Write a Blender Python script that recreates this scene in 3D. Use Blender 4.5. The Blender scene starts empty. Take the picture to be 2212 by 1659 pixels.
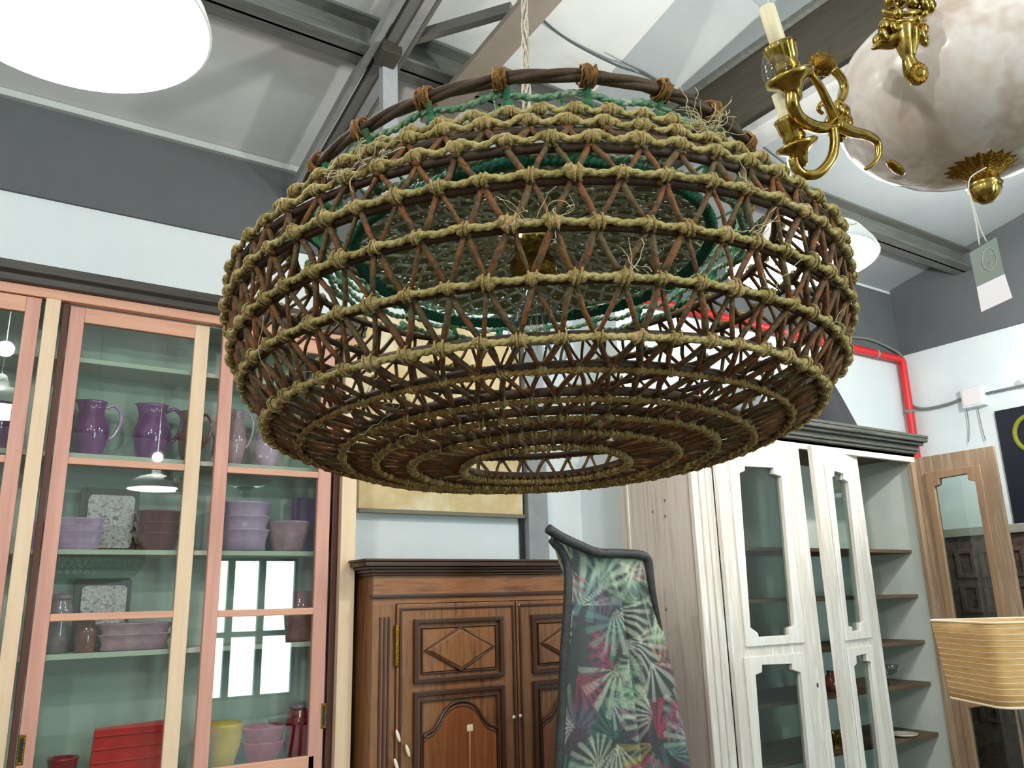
import bpy, math, random
from math import sin, cos, pi, radians, sqrt, atan2
from mathutils import Vector as V, Matrix
from mathutils.geometry import tessellate_polygon
random.seed(7)
SC = bpy.context.scene
COL = SC.collection
# ------------------------------------------------------------------ camera
FPX, YAW, PITCH, ROLL = 1756.3, 0.5859, 0.2577, -0.02535
CAM = V((0, 0, 1.6))
FW = V((sin(YAW)*cos(PITCH), cos(YAW)*cos(PITCH), sin(PITCH)))
_r0 = V((cos(YAW), -sin(YAW), 0)); _u0 = _r0.cross(FW)
RT = _r0*cos(ROLL) + _u0*sin(ROLL)
UP = RT.cross(FW)
cd = bpy.data.cameras.new('camera'); co = bpy.data.objects.new('camera', cd); COL.objects.link(co)
cd.sensor_width = 36; cd.lens = FPX/2212*36; cd.clip_start = .02
co.matrix_world = Matrix(((RT.x, UP.x, -FW.x, CAM.x), (RT.y, UP.y, -FW.y, CAM.y), (RT.z, UP.z, -FW.z, CAM.z), (0, 0, 0, 1)))
SC.camera = co

def ray(x, y): return RT*((x-1106)/FPX) - UP*((y-829.5)/FPX) + FW
def P(x, y, ax, v):
    d = ray(x, y); i = 'XYZ'.index(ax)
    return CAM + d*((v-CAM[i])/d[i])
def Q(x, y, depth): return CAM + ray(x, y)*depth
def onp(x, y, O, n):
    d = ray(x, y); return CAM + d*((O-CAM).dot(n)/d.dot(n))
def PX(x, y, Y): return P(x, y, 'Y', Y).x
def PZ(x, y, Y): return P(x, y, 'Y', Y).z

# ------------------------------------------------------------------ materials
MATS = {}
def srgb(c):
    return tuple(((v/255)/12.92 if v/255 <= .04045 else ((v/255+.055)/1.055)**2.4) for v in c) + (1,)
def mat(name, col, rough=.6, metal=0, var=None, scale=8, stretch=(1, 1, 1), bump=0, bscale=60, spec=.5, trans=0, coat=0, detail=4, sss=0):
    if name in MATS: return MATS[name]
    m = bpy.data.materials.new(name); m.use_nodes = True; nt = m.node_tree; b = nt.nodes['Principled BSDF']
    b.inputs['Base Color'].default_value = srgb(col); b.inputs['Roughness'].default_value = rough
    b.inputs['Metallic'].default_value = metal; b.inputs['Specular IOR Level'].default_value = spec
    if trans: b.inputs['Transmission Weight'].default_value = trans
    if coat: b.inputs['Coat Weight'].default_value = coat; b.inputs['Coat Roughness'].default_value = .05
    tc = nt.nodes.new('ShaderNodeTexCoord'); mp = nt.nodes.new('ShaderNodeMapping'); mp.inputs['Scale'].default_value = stretch
    nt.links.new(tc.outputs['Object'], mp.inputs['Vector'])
    if var:
        n = nt.nodes.new('ShaderNodeTexNoise'); n.inputs['Scale'].default_value = scale; n.inputs['Detail'].default_value = detail
        n.inputs['Roughness'].default_value = .65
        r = nt.nodes.new('ShaderNodeValToRGB'); cols = var if isinstance(var, list) else [var]
        nt.links.new(mp.outputs[0], n.inputs['Vector']); nt.links.new(n.outputs['Fac'], r.inputs['Fac'])
        allc = [col] + cols
        lo, hi = .36, .64
        r.color_ramp.elements[0].position = lo; r.color_ramp.elements[0].color = srgb(allc[0])
        r.color_ramp.elements[1].position = hi; r.color_ramp.elements[1].color = srgb(allc[-1])
        for k in range(1, len(allc)-1):
            e = r.color_ramp.elements.new(lo+(hi-lo)*k/(len(allc)-1)); e.color = srgb(allc[k])
        nt.links.new(r.outputs['Color'], b.inputs['Base Color'])
    if bump:
        n2 = nt.nodes.new('ShaderNodeTexNoise'); n2.inputs['Scale'].default_value = bscale; n2.inputs['Detail'].default_value = 3
        bp = nt.nodes.new('ShaderNodeBump'); bp.inputs['Strength'].default_value = bump; bp.inputs['Distance'].default_value = .004
        nt.links.new(mp.outputs[0], n2.inputs['Vector']); nt.links.new(n2.outputs['Fac'], bp.inputs['Height'])
        nt.links.new(bp.outputs[0], b.inputs['Normal'])
    MATS[name] = m; return m
def emit(name, col, s):
    if name in MATS: return MATS[name]
    m = bpy.data.materials.new(name); m.use_nodes = True; nt = m.node_tree; nt.nodes.clear()
    e = nt.nodes.new('ShaderNodeEmission'); e.inputs[0].default_value = srgb(col); e.inputs[1].default_value = s
    o = nt.nodes.new('ShaderNodeOutputMaterial'); nt.links.new(e.outputs[0], o.inputs[0]); MATS[name] = m; return m
def thin_glass(name, tint=(235, 245, 242), ior=1.5, boost=1.0):
    if name in MATS: return MATS[name]
    m = bpy.data.materials.new(name); m.use_nodes = True; nt = m.node_tree; nt.nodes.clear()
    t = nt.nodes.new('ShaderNodeBsdfTransparent'); t.inputs[0].default_value = srgb(tint)
    g = nt.nodes.new('ShaderNodeBsdfGlossy'); g.inputs['Roughness'].default_value = .01
    f = nt.nodes.new('ShaderNodeLayerWeight'); f.inputs['Blend'].default_value = .5
    pw = nt.nodes.new('ShaderNodeMath'); pw.operation = 'POWER'; pw.inputs[1].default_value = 4.5
    mu = nt.nodes.new('ShaderNodeMath'); mu.operation = 'MULTIPLY_ADD'; mu.inputs[1].default_value = .9; mu.inputs[2].default_value = .035*boost
    mx = nt.nodes.new('ShaderNodeMixShader'); o = nt.nodes.new('ShaderNodeOutputMaterial')
    nt.links.new(f.outputs['Facing'], pw.inputs[0]); nt.links.new(pw.outputs[0], mu.inputs[0]); nt.links.new(mu.outputs[0], mx.inputs[0]); nt.links.new(t.outputs[0], mx.inputs[1])
    nt.links.new(g.outputs[0], mx.inputs[2]); nt.links.new(mx.outputs[0], o.inputs[0]); MATS[name] = m; return m

WSTR = (9, 9, .7)     # vertical grain
HSTR = (.7, 9, 9)
m_roof = mat('roof_light', (196, 200, 198), .8, var=[(205, 208, 206)], scale=1.5)
m_roofg = mat('roof_grey', (150, 158, 160), .8, var=[(160, 167, 168)], scale=1.5)
m_dark = mat('wall_dark_paint', (86, 91, 93), .8, var=[(94, 98, 100)], scale=2)
m_white = mat('wall_white_paint', (214, 224, 228), .8, var=[(222, 230, 232)], scale=2)
m_beam = mat('beam_grey', (98, 102, 98), .7, var=[(78, 80, 72)], scale=6, stretch=(.6, 6, 6))
m_beamd = mat('beam_brown', (54, 50, 38), .75, var=[(44, 42, 33)], scale=6, stretch=(6, .6, 6))
m_plate = mat('plate_beige', (128, 119, 108), .7, var=[(118, 110, 100)], scale=4)
m_steel = mat('steel_grey', (140, 142, 140), .55, var=[(120, 122, 122)], scale=5)
m_steeld = mat('steel_dark', (92, 92, 88), .6)
m_col = mat('column_blue_grey', (138, 143, 146), .5, var=[(150, 154, 157)], scale=8)
m_black = mat('black_paint', (22, 22, 24), .5)
m_blackw = mat('black_wood', (42, 38, 34), .5, var=[(60, 56, 48)], scale=6, stretch=HSTR)
m_pink = mat('pink_pine', (190, 138, 124), .55, var=[(202, 152, 136)], scale=3, stretch=WSTR)
m_pinkh = mat('pink_pine_h', (198, 146, 122), .55, var=[(210, 160, 134)], scale=3, stretch=HSTR)
m_pine = mat('pale_pine', (212, 184, 152), .55, var=[(220, 196, 166)], scale=3, stretch=WSTR)
m_inner = mat('cabinet_inside', (166, 176, 168), .7, var=[(176, 185, 177)], scale=2)
m_shelf = mat('shelf_edge', (188, 190, 176), .6)
m_gap = mat('gap_brown', (80, 48, 38), .7)
m_glass = thin_glass('cabinet_glass', (238, 245, 242), 1.5, 1.6)
m_glass2 = thin_glass('door_glass', (228, 236, 232), 1.5, 1.0)
m_oak = mat('dark_oak', (116, 76, 46), .38, var=[(136, 92, 56), (100, 64, 38)], scale=4, stretch=WSTR, coat=.25)
m_oakh = mat('dark_oak_h', (124, 80, 48), .38, var=[(144, 96, 58), (104, 66, 40)], scale=4, stretch=HSTR, coat=.25)
m_oakd = mat('dark_oak_deep', (62, 38, 24), .4, coat=.2)  # deeper brown oak for the cornice and mouldings
m_wwash = mat('whitewashed_wood', (222, 218, 210), .7, var=[(206, 198, 188), (230, 228, 224)], scale=3, stretch=(8, 8, .6), bump=.2, bscale=20)
m_wside = mat('greyed_wood', (196, 186, 176), .75, var=[(206, 198, 190), (186, 172, 160)], scale=3.5, stretch=(10, 10, .35), bump=.3, bscale=15)
m_brown = mat('bare_brown_wood', (152, 130, 108), .7, var=[(136, 112, 88), (164, 144, 122)], scale=4, stretch=(14, 14, .6), bump=.3, bscale=20)
m_cornice = mat('cornice_grey', (66, 70, 64), .6, var=[(84, 86, 78), (54, 56, 52)], scale=4, stretch=HSTR)
m_insidew = mat('inside_painted', (188, 198, 190), .8, var=[(198, 206, 200)], scale=2)
m_shelfw = mat('shelf_brown', (104, 84, 62), .7, var=[(86, 68, 50)], scale=4, stretch=HSTR)
m_board = mat('parchment', (214, 196, 156), .8, var=[(204, 180, 132), (226, 214, 184)], scale=2.2)
m_red = mat('red_pipe', (214, 40, 44), .45)
m_stick = mat('rusty_cane', (84, 68, 42), .75, var=[(104, 88, 52), (76, 56, 34), (128, 76, 32), (98, 76, 42), (72, 54, 34)], scale=26, bump=.5, bscale=150)
m_hoop = mat('dark_cane', (58, 42, 28), .7, var=[(74, 52, 30)], scale=18, bump=.4, bscale=120)
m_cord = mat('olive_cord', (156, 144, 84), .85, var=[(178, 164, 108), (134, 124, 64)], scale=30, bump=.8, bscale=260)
m_knot = mat('cord_knot', (170, 146, 96), .85, var=[(146, 132, 76), (186, 160, 112)], scale=40, bump=.8, bscale=300)
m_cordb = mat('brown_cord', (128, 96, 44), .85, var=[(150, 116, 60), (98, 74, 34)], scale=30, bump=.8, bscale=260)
m_rust = mat('rust_lashing', (140, 98, 44), .85, var=[(108, 72, 32), (166, 126, 60)], scale=60, bump=.7, bscale=300)
m_grope = mat('green_rope', (146, 170, 140), .85, var=[(84, 132, 100), (168, 184, 156)], scale=40, bump=.8, bscale=260)
m_teal = mat('emerald_rope', (16, 104, 78), .8, var=[(24, 84, 66)], scale=30, bump=.6, bscale=200)
m_net = mat('net_green', (222, 230, 208), .4, var=[(160, 182, 156)], scale=30)
m_netcloth = mat('net_cloth', (122, 132, 100), .9, var=[(146, 152, 120)], scale=50)
m_lace = mat('lace_cord', (206, 196, 182), .85, var=[(188, 176, 160)], scale=60, bump=.8, bscale=300)
m_brass = mat('brass', (168, 138, 62), .2, 1.0, var=[(192, 166, 92), (128, 100, 40)], scale=30)
m_brassd = mat('brass_dark', (120, 90, 34), .35, 1.0, var=[(146, 112, 44)], scale=60, bump=.8, bscale=220)
m_candle = mat('candle_sleeve', (226, 216, 182), .5)
m_alab = mat('alabaster', (212, 200, 190), .22, var=[(226, 220, 216), (196, 178, 164), (232, 226, 220)], scale=3.2, coat=.4)
m_bulb = thin_glass('bulb_glass', (246, 248, 246), 1.5, 2.2)
m_tag = mat('tag_white', (234, 226, 230), .7)
m_taggrey = mat('tag_grey', (128, 136, 128), .7)
m_tagink = mat('tag_ink', (196, 200, 194), .7)
m_fray = mat('fray', (196, 188, 150), .9)
m_string = mat('string_white', (214, 216, 210), .8)
m_shade = mat('straw_shade', (206, 164, 104), .75, var=[(214, 174, 116), (192, 148, 88)], scale=12, stretch=(1, 1, 20))
m_trim = mat('shade_binding', (240, 226, 200), .7)
m_enamel = mat('lamp_enamel', (236, 240, 240), .35)
m_floor = mat('floor_boards', (104, 84, 64), .5, var=[(88, 70, 52)], scale=3)
m_wiregrey = mat('cable_grey', (120, 122, 118), .6)
m_wireblk = mat('cable_dark', (60, 64, 70), .5)

# ------------------------------------------------------------------ mesh builder
def basis(d):
    d = d.normalized(); a = V((0, 0, 1)) if abs(d.z) < .9 else V((1, 0, 0))
    e = d.cross(a).normalized(); return e, d.cross(e).normalized()
class MB:
    def __init__(s): s.v = []; s.f = []; s.sm = []
    def add(s, vs, fs, smooth=False):
        o = len(s.v); s.v += [V(p) for p in vs]; s.f += [tuple(i+o for i in f) for f in fs]; s.sm += [smooth]*len(fs); return s
    def box(s, x0, x1, y0, y1, z0, z1):
        return s.add([(x0,y0,z0),(x1,y0,z0),(x1,y1,z0),(x0,y1,z0),(x0,y0,z1),(x1,y0,z1),(x1,y1,z1),(x0,y1,z1)],
                     [(0,3,2,1),(4,5,6,7),(0,1,5,4),(1,2,6,5),(2,3,7,6),(3,0,4,7)])
    def obox(s, c, ax, ay, az):   # half-vectors
        c = V(c); vs = [c+ax*i+ay*j+az*k for k in (-1,1) for j in (-1,1) for i in (-1,1)]
        return s.add(vs, [(0,2,3,1),(4,5,7,6),(0,1,5,4),(1,3,7,5),(3,2,6,7),(2,0,4,6)])
    def beam(s, a, b, w, h, up=V((0,0,1))):
        a = V(a); b = V(b); d = (b-a); e = d.cross(up).normalized(); g = e.cross(d).normalized()
        return s.obox((a+b)/2, d/2, e*w/2, g*h/2)
    def prism(s, pts, vec, holes=()):
        pts = [V(p) for p in pts]; vec = V(vec); loops = [pts]+[[V(p) for p in h] for h in holes]
        n = V((0,0,0))
        for i in range(len(pts)): n += pts[i].cross(pts[(i+1) % len(pts)])
        fl = []
        for l in loops: fl += l
        tri = tessellate_polygon(loops); N = len(fl)
        vs = fl+[p+vec for p in fl]; fs = []
        for t in tri:
            a, b, c = t; nn = (fl[b]-fl[a]).cross(fl[c]-fl[a])
            if nn.dot(vec) > 0: a, b, c = c, b, a
            fs.append((a, b, c)); fs.append((a+N, c+N, b+N))
        o = 0
        for li, l in enumerate(loops):
            k = len(l); nl = V((0,0,0))
            for i in range(k): nl += l[i].cross(l[(i+1) % k])
            flip = (nl.dot(vec) > 0) != (li > 0)
            for i in range(k):
                a = o+i; b = o+(i+1) % k
                fs.append((a, b, b+N, a+N) if flip else (b, a, a+N, b+N))
            o += k
        return s.add(vs, fs)
    def tube(s, path, r, n=8, closed=False, cap=True):
        path = [V(p) for p in path]; K = len(path)
        rr = r if isinstance(r, (list, tuple)) else [r]*K
        t0 = (path[1]-path[0]).normalized(); e, g = basis(t0); vs = []
        pt = t0
        for i in range(K):
            if closed: t = (path[(i+1) % K]-path[i-1]).normalized()
            else: t = (path[min(i+1, K-1)]-path[max(i-1, 0)]).normalized()
            q = pt.rotation_difference(t); e = q @ e; e = (e-t*e.dot(t)).normalized(); g = t.cross(e); pt = t
            for j in range(n):
                a = 2*pi*j/n; vs.append(path[i]+(e*cos(a)+g*sin(a))*rr[i])
        fs = []
        for i in range(K if closed else K-1):
            i2 = (i+1) % K
            for j in range(n): fs.append((i*n+j, i*n+(j+1) % n, i2*n+(j+1) % n, i2*n+j))
        if cap and not closed: fs += [tuple(range(n-1, -1, -1)), tuple((K-1)*n+j for j in range(n))]
        return s.add(vs, fs, True)
    def lathe(s, prof, c, n=40, e1=V((1,0,0)), e2=V((0,1,0)), ax=V((0,0,1)), fn=None, cap=False):
        c = V(c); vs = []; K = len(prof)
        for i, (r, z) in enumerate(prof):
            for j in range(n):
                a = 2*pi*j/n; rr = r*(fn(a, i) if fn else 1); vs.append(c+(e1*cos(a)+e2*sin(a))*rr+ax*z)
        fs = []
        for i in range(K-1):
            for j in range(n): fs.append((i*n+j, i*n+(j+1) % n, (i+1)*n+(j+1) % n, (i+1)*n+j))
        if cap: fs += [tuple(range(n-1, -1, -1)), tuple((K-1)*n+j for j in range(n))]
        return s.add(vs, fs, True)
    def ball(s, c, rx, ry=None, rz=None, n=10, m=7, M=None):
        ry = ry or rx; rz = rz or rx; c = V(c); vs = []; fs = []
        for i in range(m+1):
            th = pi*i/m
            for j in range(n):
                a = 2*pi*j/n; p = V((rx*sin(th)*cos(a), ry*sin(th)*sin(a), rz*cos(th)))
                if M: p = M @ p
                vs.append(c+p)
        for i in range(m):
            for j in range(n): fs.append((i*n+j, (i+1)*n+j, (i+1)*n+(j+1) % n, i*n+(j+1) % n))
        return s.add(vs, fs, True)
    def build(s, name, material, parent=None, origin=None, bevel=0, kind=None, solid=0):
        o0 = V(parent['_o']) if parent is not None else (V(origin) if origin is not None else V((0,0,0)))
        me = bpy.data.meshes.new(name); me.from_pydata([tuple(p-o0) for p in s.v], [], s.f)
        me.polygons.foreach_set('use_smooth', s.sm); me.materials.append(material); me.update()
        ob = bpy.data.objects.new(name, me); COL.objects.link(ob)
        if parent is not None: ob.parent = parent
        else: ob.location = o0
        ob['_o'] = tuple(o0)
        if bevel:
            b = ob.modifiers.new('bevel', 'BEVEL'); b.width = bevel; b.segments = 2; b.limit_method = 'ANGLE'
        if solid:
            b = ob.modifiers.new('solid', 'SOLIDIFY'); b.thickness = solid; b.offset = 0
        if kind: ob['kind'] = kind
        return ob
def thing(name, label, cat, loc, group=None):
    o = bpy.data.objects.new(name, None); COL.objects.link(o); o.location = V(loc); o['_o'] = tuple(loc)
    o.empty_display_size = .05
    o['label'] = label; o['category'] = cat
    if group: o['group'] = group
    return o
def tag(o, label, cat, group=None):
    o['label'] = label; o['category'] = cat
    if group: o['group'] = group
    return o
def struct(name, mb, m, **k): return mb.build(name, m, kind='structure', **k)
def smooth_path(pts, n=6, closed=False):
    pts = [V(p) for p in pts]; K = len(pts); out = []
    for i in range(K if closed else K-1):
        if closed: a, b, c, d = pts[i-1], pts[i], pts[(i+1) % K], pts[(i+2) % K]
        else: a, b, c, d = pts[max(i-1,0)], pts[i], pts[i+1], pts[min(i+2,K-1)]
        for k in range(n):
            t = k/n; out.append(.5*((2*b)+(c-a)*t+(2*a-5*b+4*c-d)*t*t+(3*b-a-3*c+d)*t**3))
    if not closed: out.append(pts[-1])
    return out

# ------------------------------------------------------------------ room shell
YL, YR, XR = 4.2, 3.75, 6.48
ZB = 3.52
def roofz(y): return 4.02+.21*(4.2-y)
XW, YF, YRID = -4.0, -5.2, -.6
struct('floor', MB().box(XW-.1, XR+.1, YF-.1, YL+.1, -.1, 0), m_floor)
struct('wall_back', MB().box(XW-.1, 3.42, YL, YL+.12, 0, 4.1), m_white)
struct('wall_recess', MB().box(3.30, XR+.1, YR, YR+.12, 0, 4.15).box(3.30, 3.42, YR+.12, YL, 0, 4.12), m_white)
def side_wall(x0, x1, name):
    p = [(x0, YF, 0), (x0, YL, 0), (x0, YL, roofz(YL)), (x0, YRID, roofz(YRID)), (x0, YF, roofz(YRID)-.21*(YRID-YF))]
    return struct(name, MB().prism(p, (x1-x0, 0, 0)), m_white)
side_wall(XR, XR+.12, 'wall_right'); side_wall(XW-.12, XW, 'wall_left')
zf = roofz(YRID)-.21*(YRID-YF)
# front wall with the shop window the glass reflects
wa = P(440, 1205, 'Y', 3.85*2-YF); wb = P(650, 1500, 'Y', 3.85*2-YF)
wx0, wx1, wz0, wz1 = wa.x, wb.x-.1, max(.25, wb.z), wa.z
struct('wall_front', MB().prism([(XW, YF, 0), (XR, YF, 0), (XR, YF, zf), (XW, YF, zf)], (0, -.12, 0),
       holes=[[(wx0, YF, wz0), (wx1, YF, wz0), (wx1, YF, wz1), (wx0, YF, wz1)]]), m_white)
wn = struct('window_1', MB().box(wx0, wx1, YF-.12, YF-.1, wz0, wz1), emit('daylight', (205, 240, 240), 14))
wf = MB()
for t in (0, .3, .62, 1): wf.box(wx0+(wx1-wx0)*t-.05, wx0+(wx1-wx0)*t+.05, YF-.08, YF-.01, wz0, wz1)
for t in (0, .45, 1): wf.box(wx0, wx1, YF-.08, YF-.01, wz0+(wz1-wz0)*t-.04, wz0+(wz1-wz0)*t+.04)
struct('window_2', wf, m_black)
# roof: two slopes; light boards left of X=2.57, grey boards right of it
def roofpatch(x0, x1, name, m):
    y1 = YL+.12
    p = [(x0, y1, roofz(y1)), (x0, YRID, roofz(YRID)), (x0, YF-.1, zf), (x0, YF-.1, zf+.1), (x0, YRID, roofz(YRID)+.1), (x0, y1, roofz(y1)+.1)]
    return struct(name, MB().prism(p, (x1-x0, 0, 0)), m)
roofpatch(XW-.1, 2.57, 'ceiling', m_roof); roofpatch(2.57, XR+.1, 'ceiling_panel', m_roofg)
# dark upper bands and light cornice line
struct('trim_1', MB().box(XW, 3.30, YL-.02, YL, ZB, 4.0).box(3.28, 3.30, YR-.02, YL-.02, ZB, 4.0).box(3.30, XR, YR-.02, YR, ZB, 4.08), m_dark)
p = [(XR-.02, YF, ZB), (XR-.02, YR-.02, ZB), (XR-.02, YR-.02, roofz(YR)), (XR-.02, YRID, roofz(YRID)), (XR-.02, YF, zf)]
struct('trim_2', MB().prism(p, (.02, 0, 0)), m_dark)
struct('trim_3', MB().box(XW, 3.27, YL-.05, YL-.02, 3.99, 4.025), mat('cornice_light', (190, 196, 194), .6))
# column and dark slot
cx0, cx1 = PX(1143, 1130, 4.12), PX(1185, 1130, 4.12)
struct('trim_4', MB().box(cx0, cx1, 4.12, 4.20, 0, 3.98), m_col, bevel=.004)
struct('trim_5', MB().box(PX(1125, 1130, 4.17), PX(1143, 1130, 4.17)+.03, 4.17, 4.19, 0, ZB), m_black)
struct('gap_shadow_strip', MB().box(PX(1337, 1051, 4.17), PX(1356, 1051, 4.17), 4.17, 4.19, 0, ZB), m_steeld)  # dark strip standing in for the shadow in the gap by the white cabinet

# purlin, rafter, tie beam, braces
def ibeam(name, a, b, w, h, m, label, up=V((0,0,1))):
    a = V(a); b = V(b); mb = MB(); d = (b-a).normalized(); e = d.cross(up).normalized(); g = e.cross(d).normalized()
    t = .015
    mb.obox((a+b)/2, (b-a)/2, e*t/2, g*h/2)
    for s in (-1, 1): mb.obox((a+b)/2+g*(s*(h/2-t/2)), (b-a)/2, e*w/2, g*t/2)
    return tag(mb.build(name, m, origin=a), label, 'beam')
ibeam('purlin', (XW, 3.08, 4.14), (XR, 3.08, 4.14), .16, .17, m_beam, 'long grey steel beam running under the roof parallel to the back wall')
rt = thing('rafter', 'grey steel double rafter crossing the long beam left of the basket lamp', 'beam', (1.36, 4.1, 3.9))
def roofpt(x, y, drop): return V((x, y, roofz(y)-drop))
ya, yb = 4.16, .2
for dx, w, m, nm in ((-.065, .028, m_steel, 'flange'), (0, .05, m_steeld, 'web'), (.05, .045, m_steel, 'flange'), (.09, .02, m_steeld, 'web')):
    MB().beam(roofpt(1.34+dx, ya, .2), roofpt(1.34+dx, yb, .2), w, .06 if nm == 'flange' else .04).build(nm, m, rt)
# tie beam (deep, dark) in the plane X = 3.0
tb = thing('tie_beam', 'deep dark brown beam behind the chandelier candles', 'beam', (3.05, 3.7, 3.8))
MB().prism([(3.0, -3, 3.83), (3.0, 3.73, 3.83), (3.0, 3.73, 4.08), (3.0, 3.05, 4.22), (3.0, -3, 4.22)], (.06, 0, 0)).build('web', m_beamd, tb)
MB().box(2.97, 3.14, -3, 3.73, 3.79, 3.83).build('lower_flange', m_steel, tb)
MB().box(2.97, 3.10, -3, 3.05, 4.22, 4.25).build('upper_flange', m_beam, tb)
# flat beige plate
o = MB(); o.beam(V((1.74, 3.3, 3.98)), V((1.62, .3, 3.98)), .14, .03)
tag(o.build('ceiling_plank', m_plate, origin=(1.74, 3.3, 3.98)), 'flat beige plank under the roof behind the white lamp cord', 'plank')
# braces
def px3(x, y, X): return P(x, y, 'X', X)
def brace(a, b, w, m, label, Xa, Xb):
    pa, pb = px3(*a, Xa), px3(*b, Xb)
    mb = MB().beam(pa, pb, w, w*.6, up=V((0, 1, 0)))
    return tag(mb.build('brace', m, origin=pa), label, 'brace')
brace((848, 95), (1105, 20), .055, m_steeld, 'dark steel brace from the rafter joint to the beige plank', 1.38, 1.70)
brace((838, 100), (840, 300), .075, m_col, 'pale grey upright hanging from the rafter joint', 1.36, 1.40)
gp = P(838, 118, 'X', 1.34)
tag(MB().obox(gp, V((.05,0,0)), V((0,.05,-.010)), V((0,0,.03))).build('gusset_plate', m_beamd, origin=gp, bevel=.006), 'dark steel joint plate where the rafter meets the long beam', 'bracket')
# ceiling cables
def roofhit(x, y, drop=.05):
    d = ray(x, y); t = (4.02+.21*4.2-drop-CAM.z)/(d.z+.21*d.y); return CAM+d*t
pts = [roofhit(*q, .10) for q in ((1085, -60), (1160, 30), (1230, 88), (1330, 140), (1400, 165), (1480, 215), (1560, 262), (1640, 312), (1720, 372))]
tag(MB().tube(smooth_path(pts), .006, 6).build('ceiling_cable', m_wireblk, origin=pts[0]), 'thin dark cable strung across the roof above the basket lamp', 'cable')
pts = [roofhit(*q, .102) for q in ((1330, 130), (1400, 168), (1480, 222), (1560, 272), (1640, 308))]
tag(MB().tube(smooth_path(pts), .003, 6).build('ceiling_wire', m_steel, origin=pts[0]), 'pale thin wire beside the dark ceiling cable', 'cable')

# ------------------------------------------------------------------ red pipe, cables, junction box, wall lamp, sign
yp = YR-.06
a = P(1240, 640, 'Y', yp); a = V((3.45, yp, 3.47)); cn = V((XR-.07, yp, 3.47)); dn = V((XR-.07, yp, 0.0))
rp = thing('red_pipe', 'red fire pipe turning down in the corner behind the white cabinet', 'pipe', (XR-.07, yp, 0))
MB().tube([a, cn-V((.03, 0, 0)), cn-V((.008, 0, .008)), cn-V((0, 0, .03)), dn], .032, 12).build('pipe', m_red, rp)
b = MB()
for x in (6.05, 4.9, 3.8): b.tube([V((x-.012, yp, 3.47)), V((x+.012, yp, 3.47))], .038, 12)
for z in (3.02, 2.3): b.tube([V((cn.x, yp, z-.012)), V((cn.x, yp, z+.012))], .038, 12)
b.build('clamp', m_steel, rp)
xw = XR-.03
def RW(x, y): return P(x, y, 'X', xw)
pts = [P(1835, 728, 'Y', YR-.04), P(1875, 732, 'Y', YR-.04), P(1915, 748, 'Y', YR-.04), V((XR-.04, YR-.05, 3.5)), RW(1944, 810), RW(1950, 850), RW(1965, 872), RW(1995, 883), RW(2050, 872), RW(2088, 856)]
tag(MB().tube(smooth_path(pts), .011, 8).build('wall_cable', m_wiregrey, origin=pts[3]), 'grey cable curving from the red pipe to the junction box', 'cable')
jb = P(2105, 858, 'X', xw)
jo = thing('junction_box', 'small white junction box on the right wall', 'electrical box', (XR, jb.y, jb.z))
MB().box(XR-.07, XR-.002, jb.y-.085, jb.y+.085, jb.z-.08, jb.z+.08).build('box', m_white, jo, bevel=.006)
MB().box(XR-.076, XR-.07, jb.y-.07, jb.y+.07, jb.z-.065, jb.z+.065).build('lid', m_tag, jo, bevel=.003)
pts = [RW(2130, 850), RW(2165, 842), RW(2200, 834), RW(2240, 825)]
tag(MB().tube(pts, .009, 8).build('lamp_cable', m_wiregrey, origin=pts[0]), 'short grey cable running right from the junction box', 'cable')
for q in (((2086, 872), (2093, 920), (2092, 955)), ((2112, 880), (2120, 920), (2129, 952))):
    pts = [RW(*k) for k in q]
    tag(MB().tube(smooth_path(pts), .004, 6).build('thin_wire', m_wiregrey, origin=pts[0]), 'thin grey wire dropping from the junction box, ' + ('left one' if q[0][0] < 2100 else 'right one'), 'cable')
wl = P(2214, 815, 'X', XR-.12)
o = thing('wall_lamp', 'small glowing lamp at the right edge above the black sign', 'lamp', (XR, wl.y, wl.z))
MB().ball(wl, .04, n=16, m=10).build('bulb', emit('bulb_glow', (255, 252, 245), 6), o)
MB().tube([V((XR-.01, wl.y, wl.z)), V((XR-.08, wl.y, wl.z))], .02, 10).build('socket', m_enamel, o)
# black sign on the right wall
s0 = P(2149, 889, 'X', XR-.02)
so = thing('wall_sign', 'black sign panel with an olive ring at the right edge', 'sign', (XR-.002, s0.y-.6, 1.2))
MB().box(XR-.03, XR-.003, s0.y-1.3, s0.y, 1.25, s0.z).build('panel', mat('sign_black', (18, 18, 34), .4), so)
rc = P(2228, 935, 'X', XR-.034); th = [2*pi*i/32 for i in range(32)]
MB().tube([rc+V((0, cos(t)*.115, sin(t)*.13)) for t in th], .018, 8, closed=True).build('ring_mark', mat('olive', (128, 132, 30), .6), so)

# ------------------------------------------------------------------ left display cabinet
YC = 3.85
cz0 = PZ(240, 644, YC)   # bottom of black cornice
CX1 = PX(770, 1100, YC)
cab = thing('display_cabinet', 'tall pink pine display cabinet with sliding glass doors on the left', 'cabinet', (.4, YC+.2, 0))
xL = -1.6
zt = cz0
cb = MB()
cb.box(xL, CX1, YL-.03, YL-.005, 0, zt)
cb.build('back_panel', m_inner, cab)
MB().box(xL, xL+.03, YC+.05, YL-.03, 0, zt).build('side_panel', m_pine, cab)
MB().box(CX1-.03, CX1, YC+.04, YL-.03, 0, zt).build('side_panel', m_pine, cab)
MB().box(xL, CX1-.03, YC+.05, YL-.03, zt-.05, zt-.02).build('top_panel', m_inner, cab)
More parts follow.
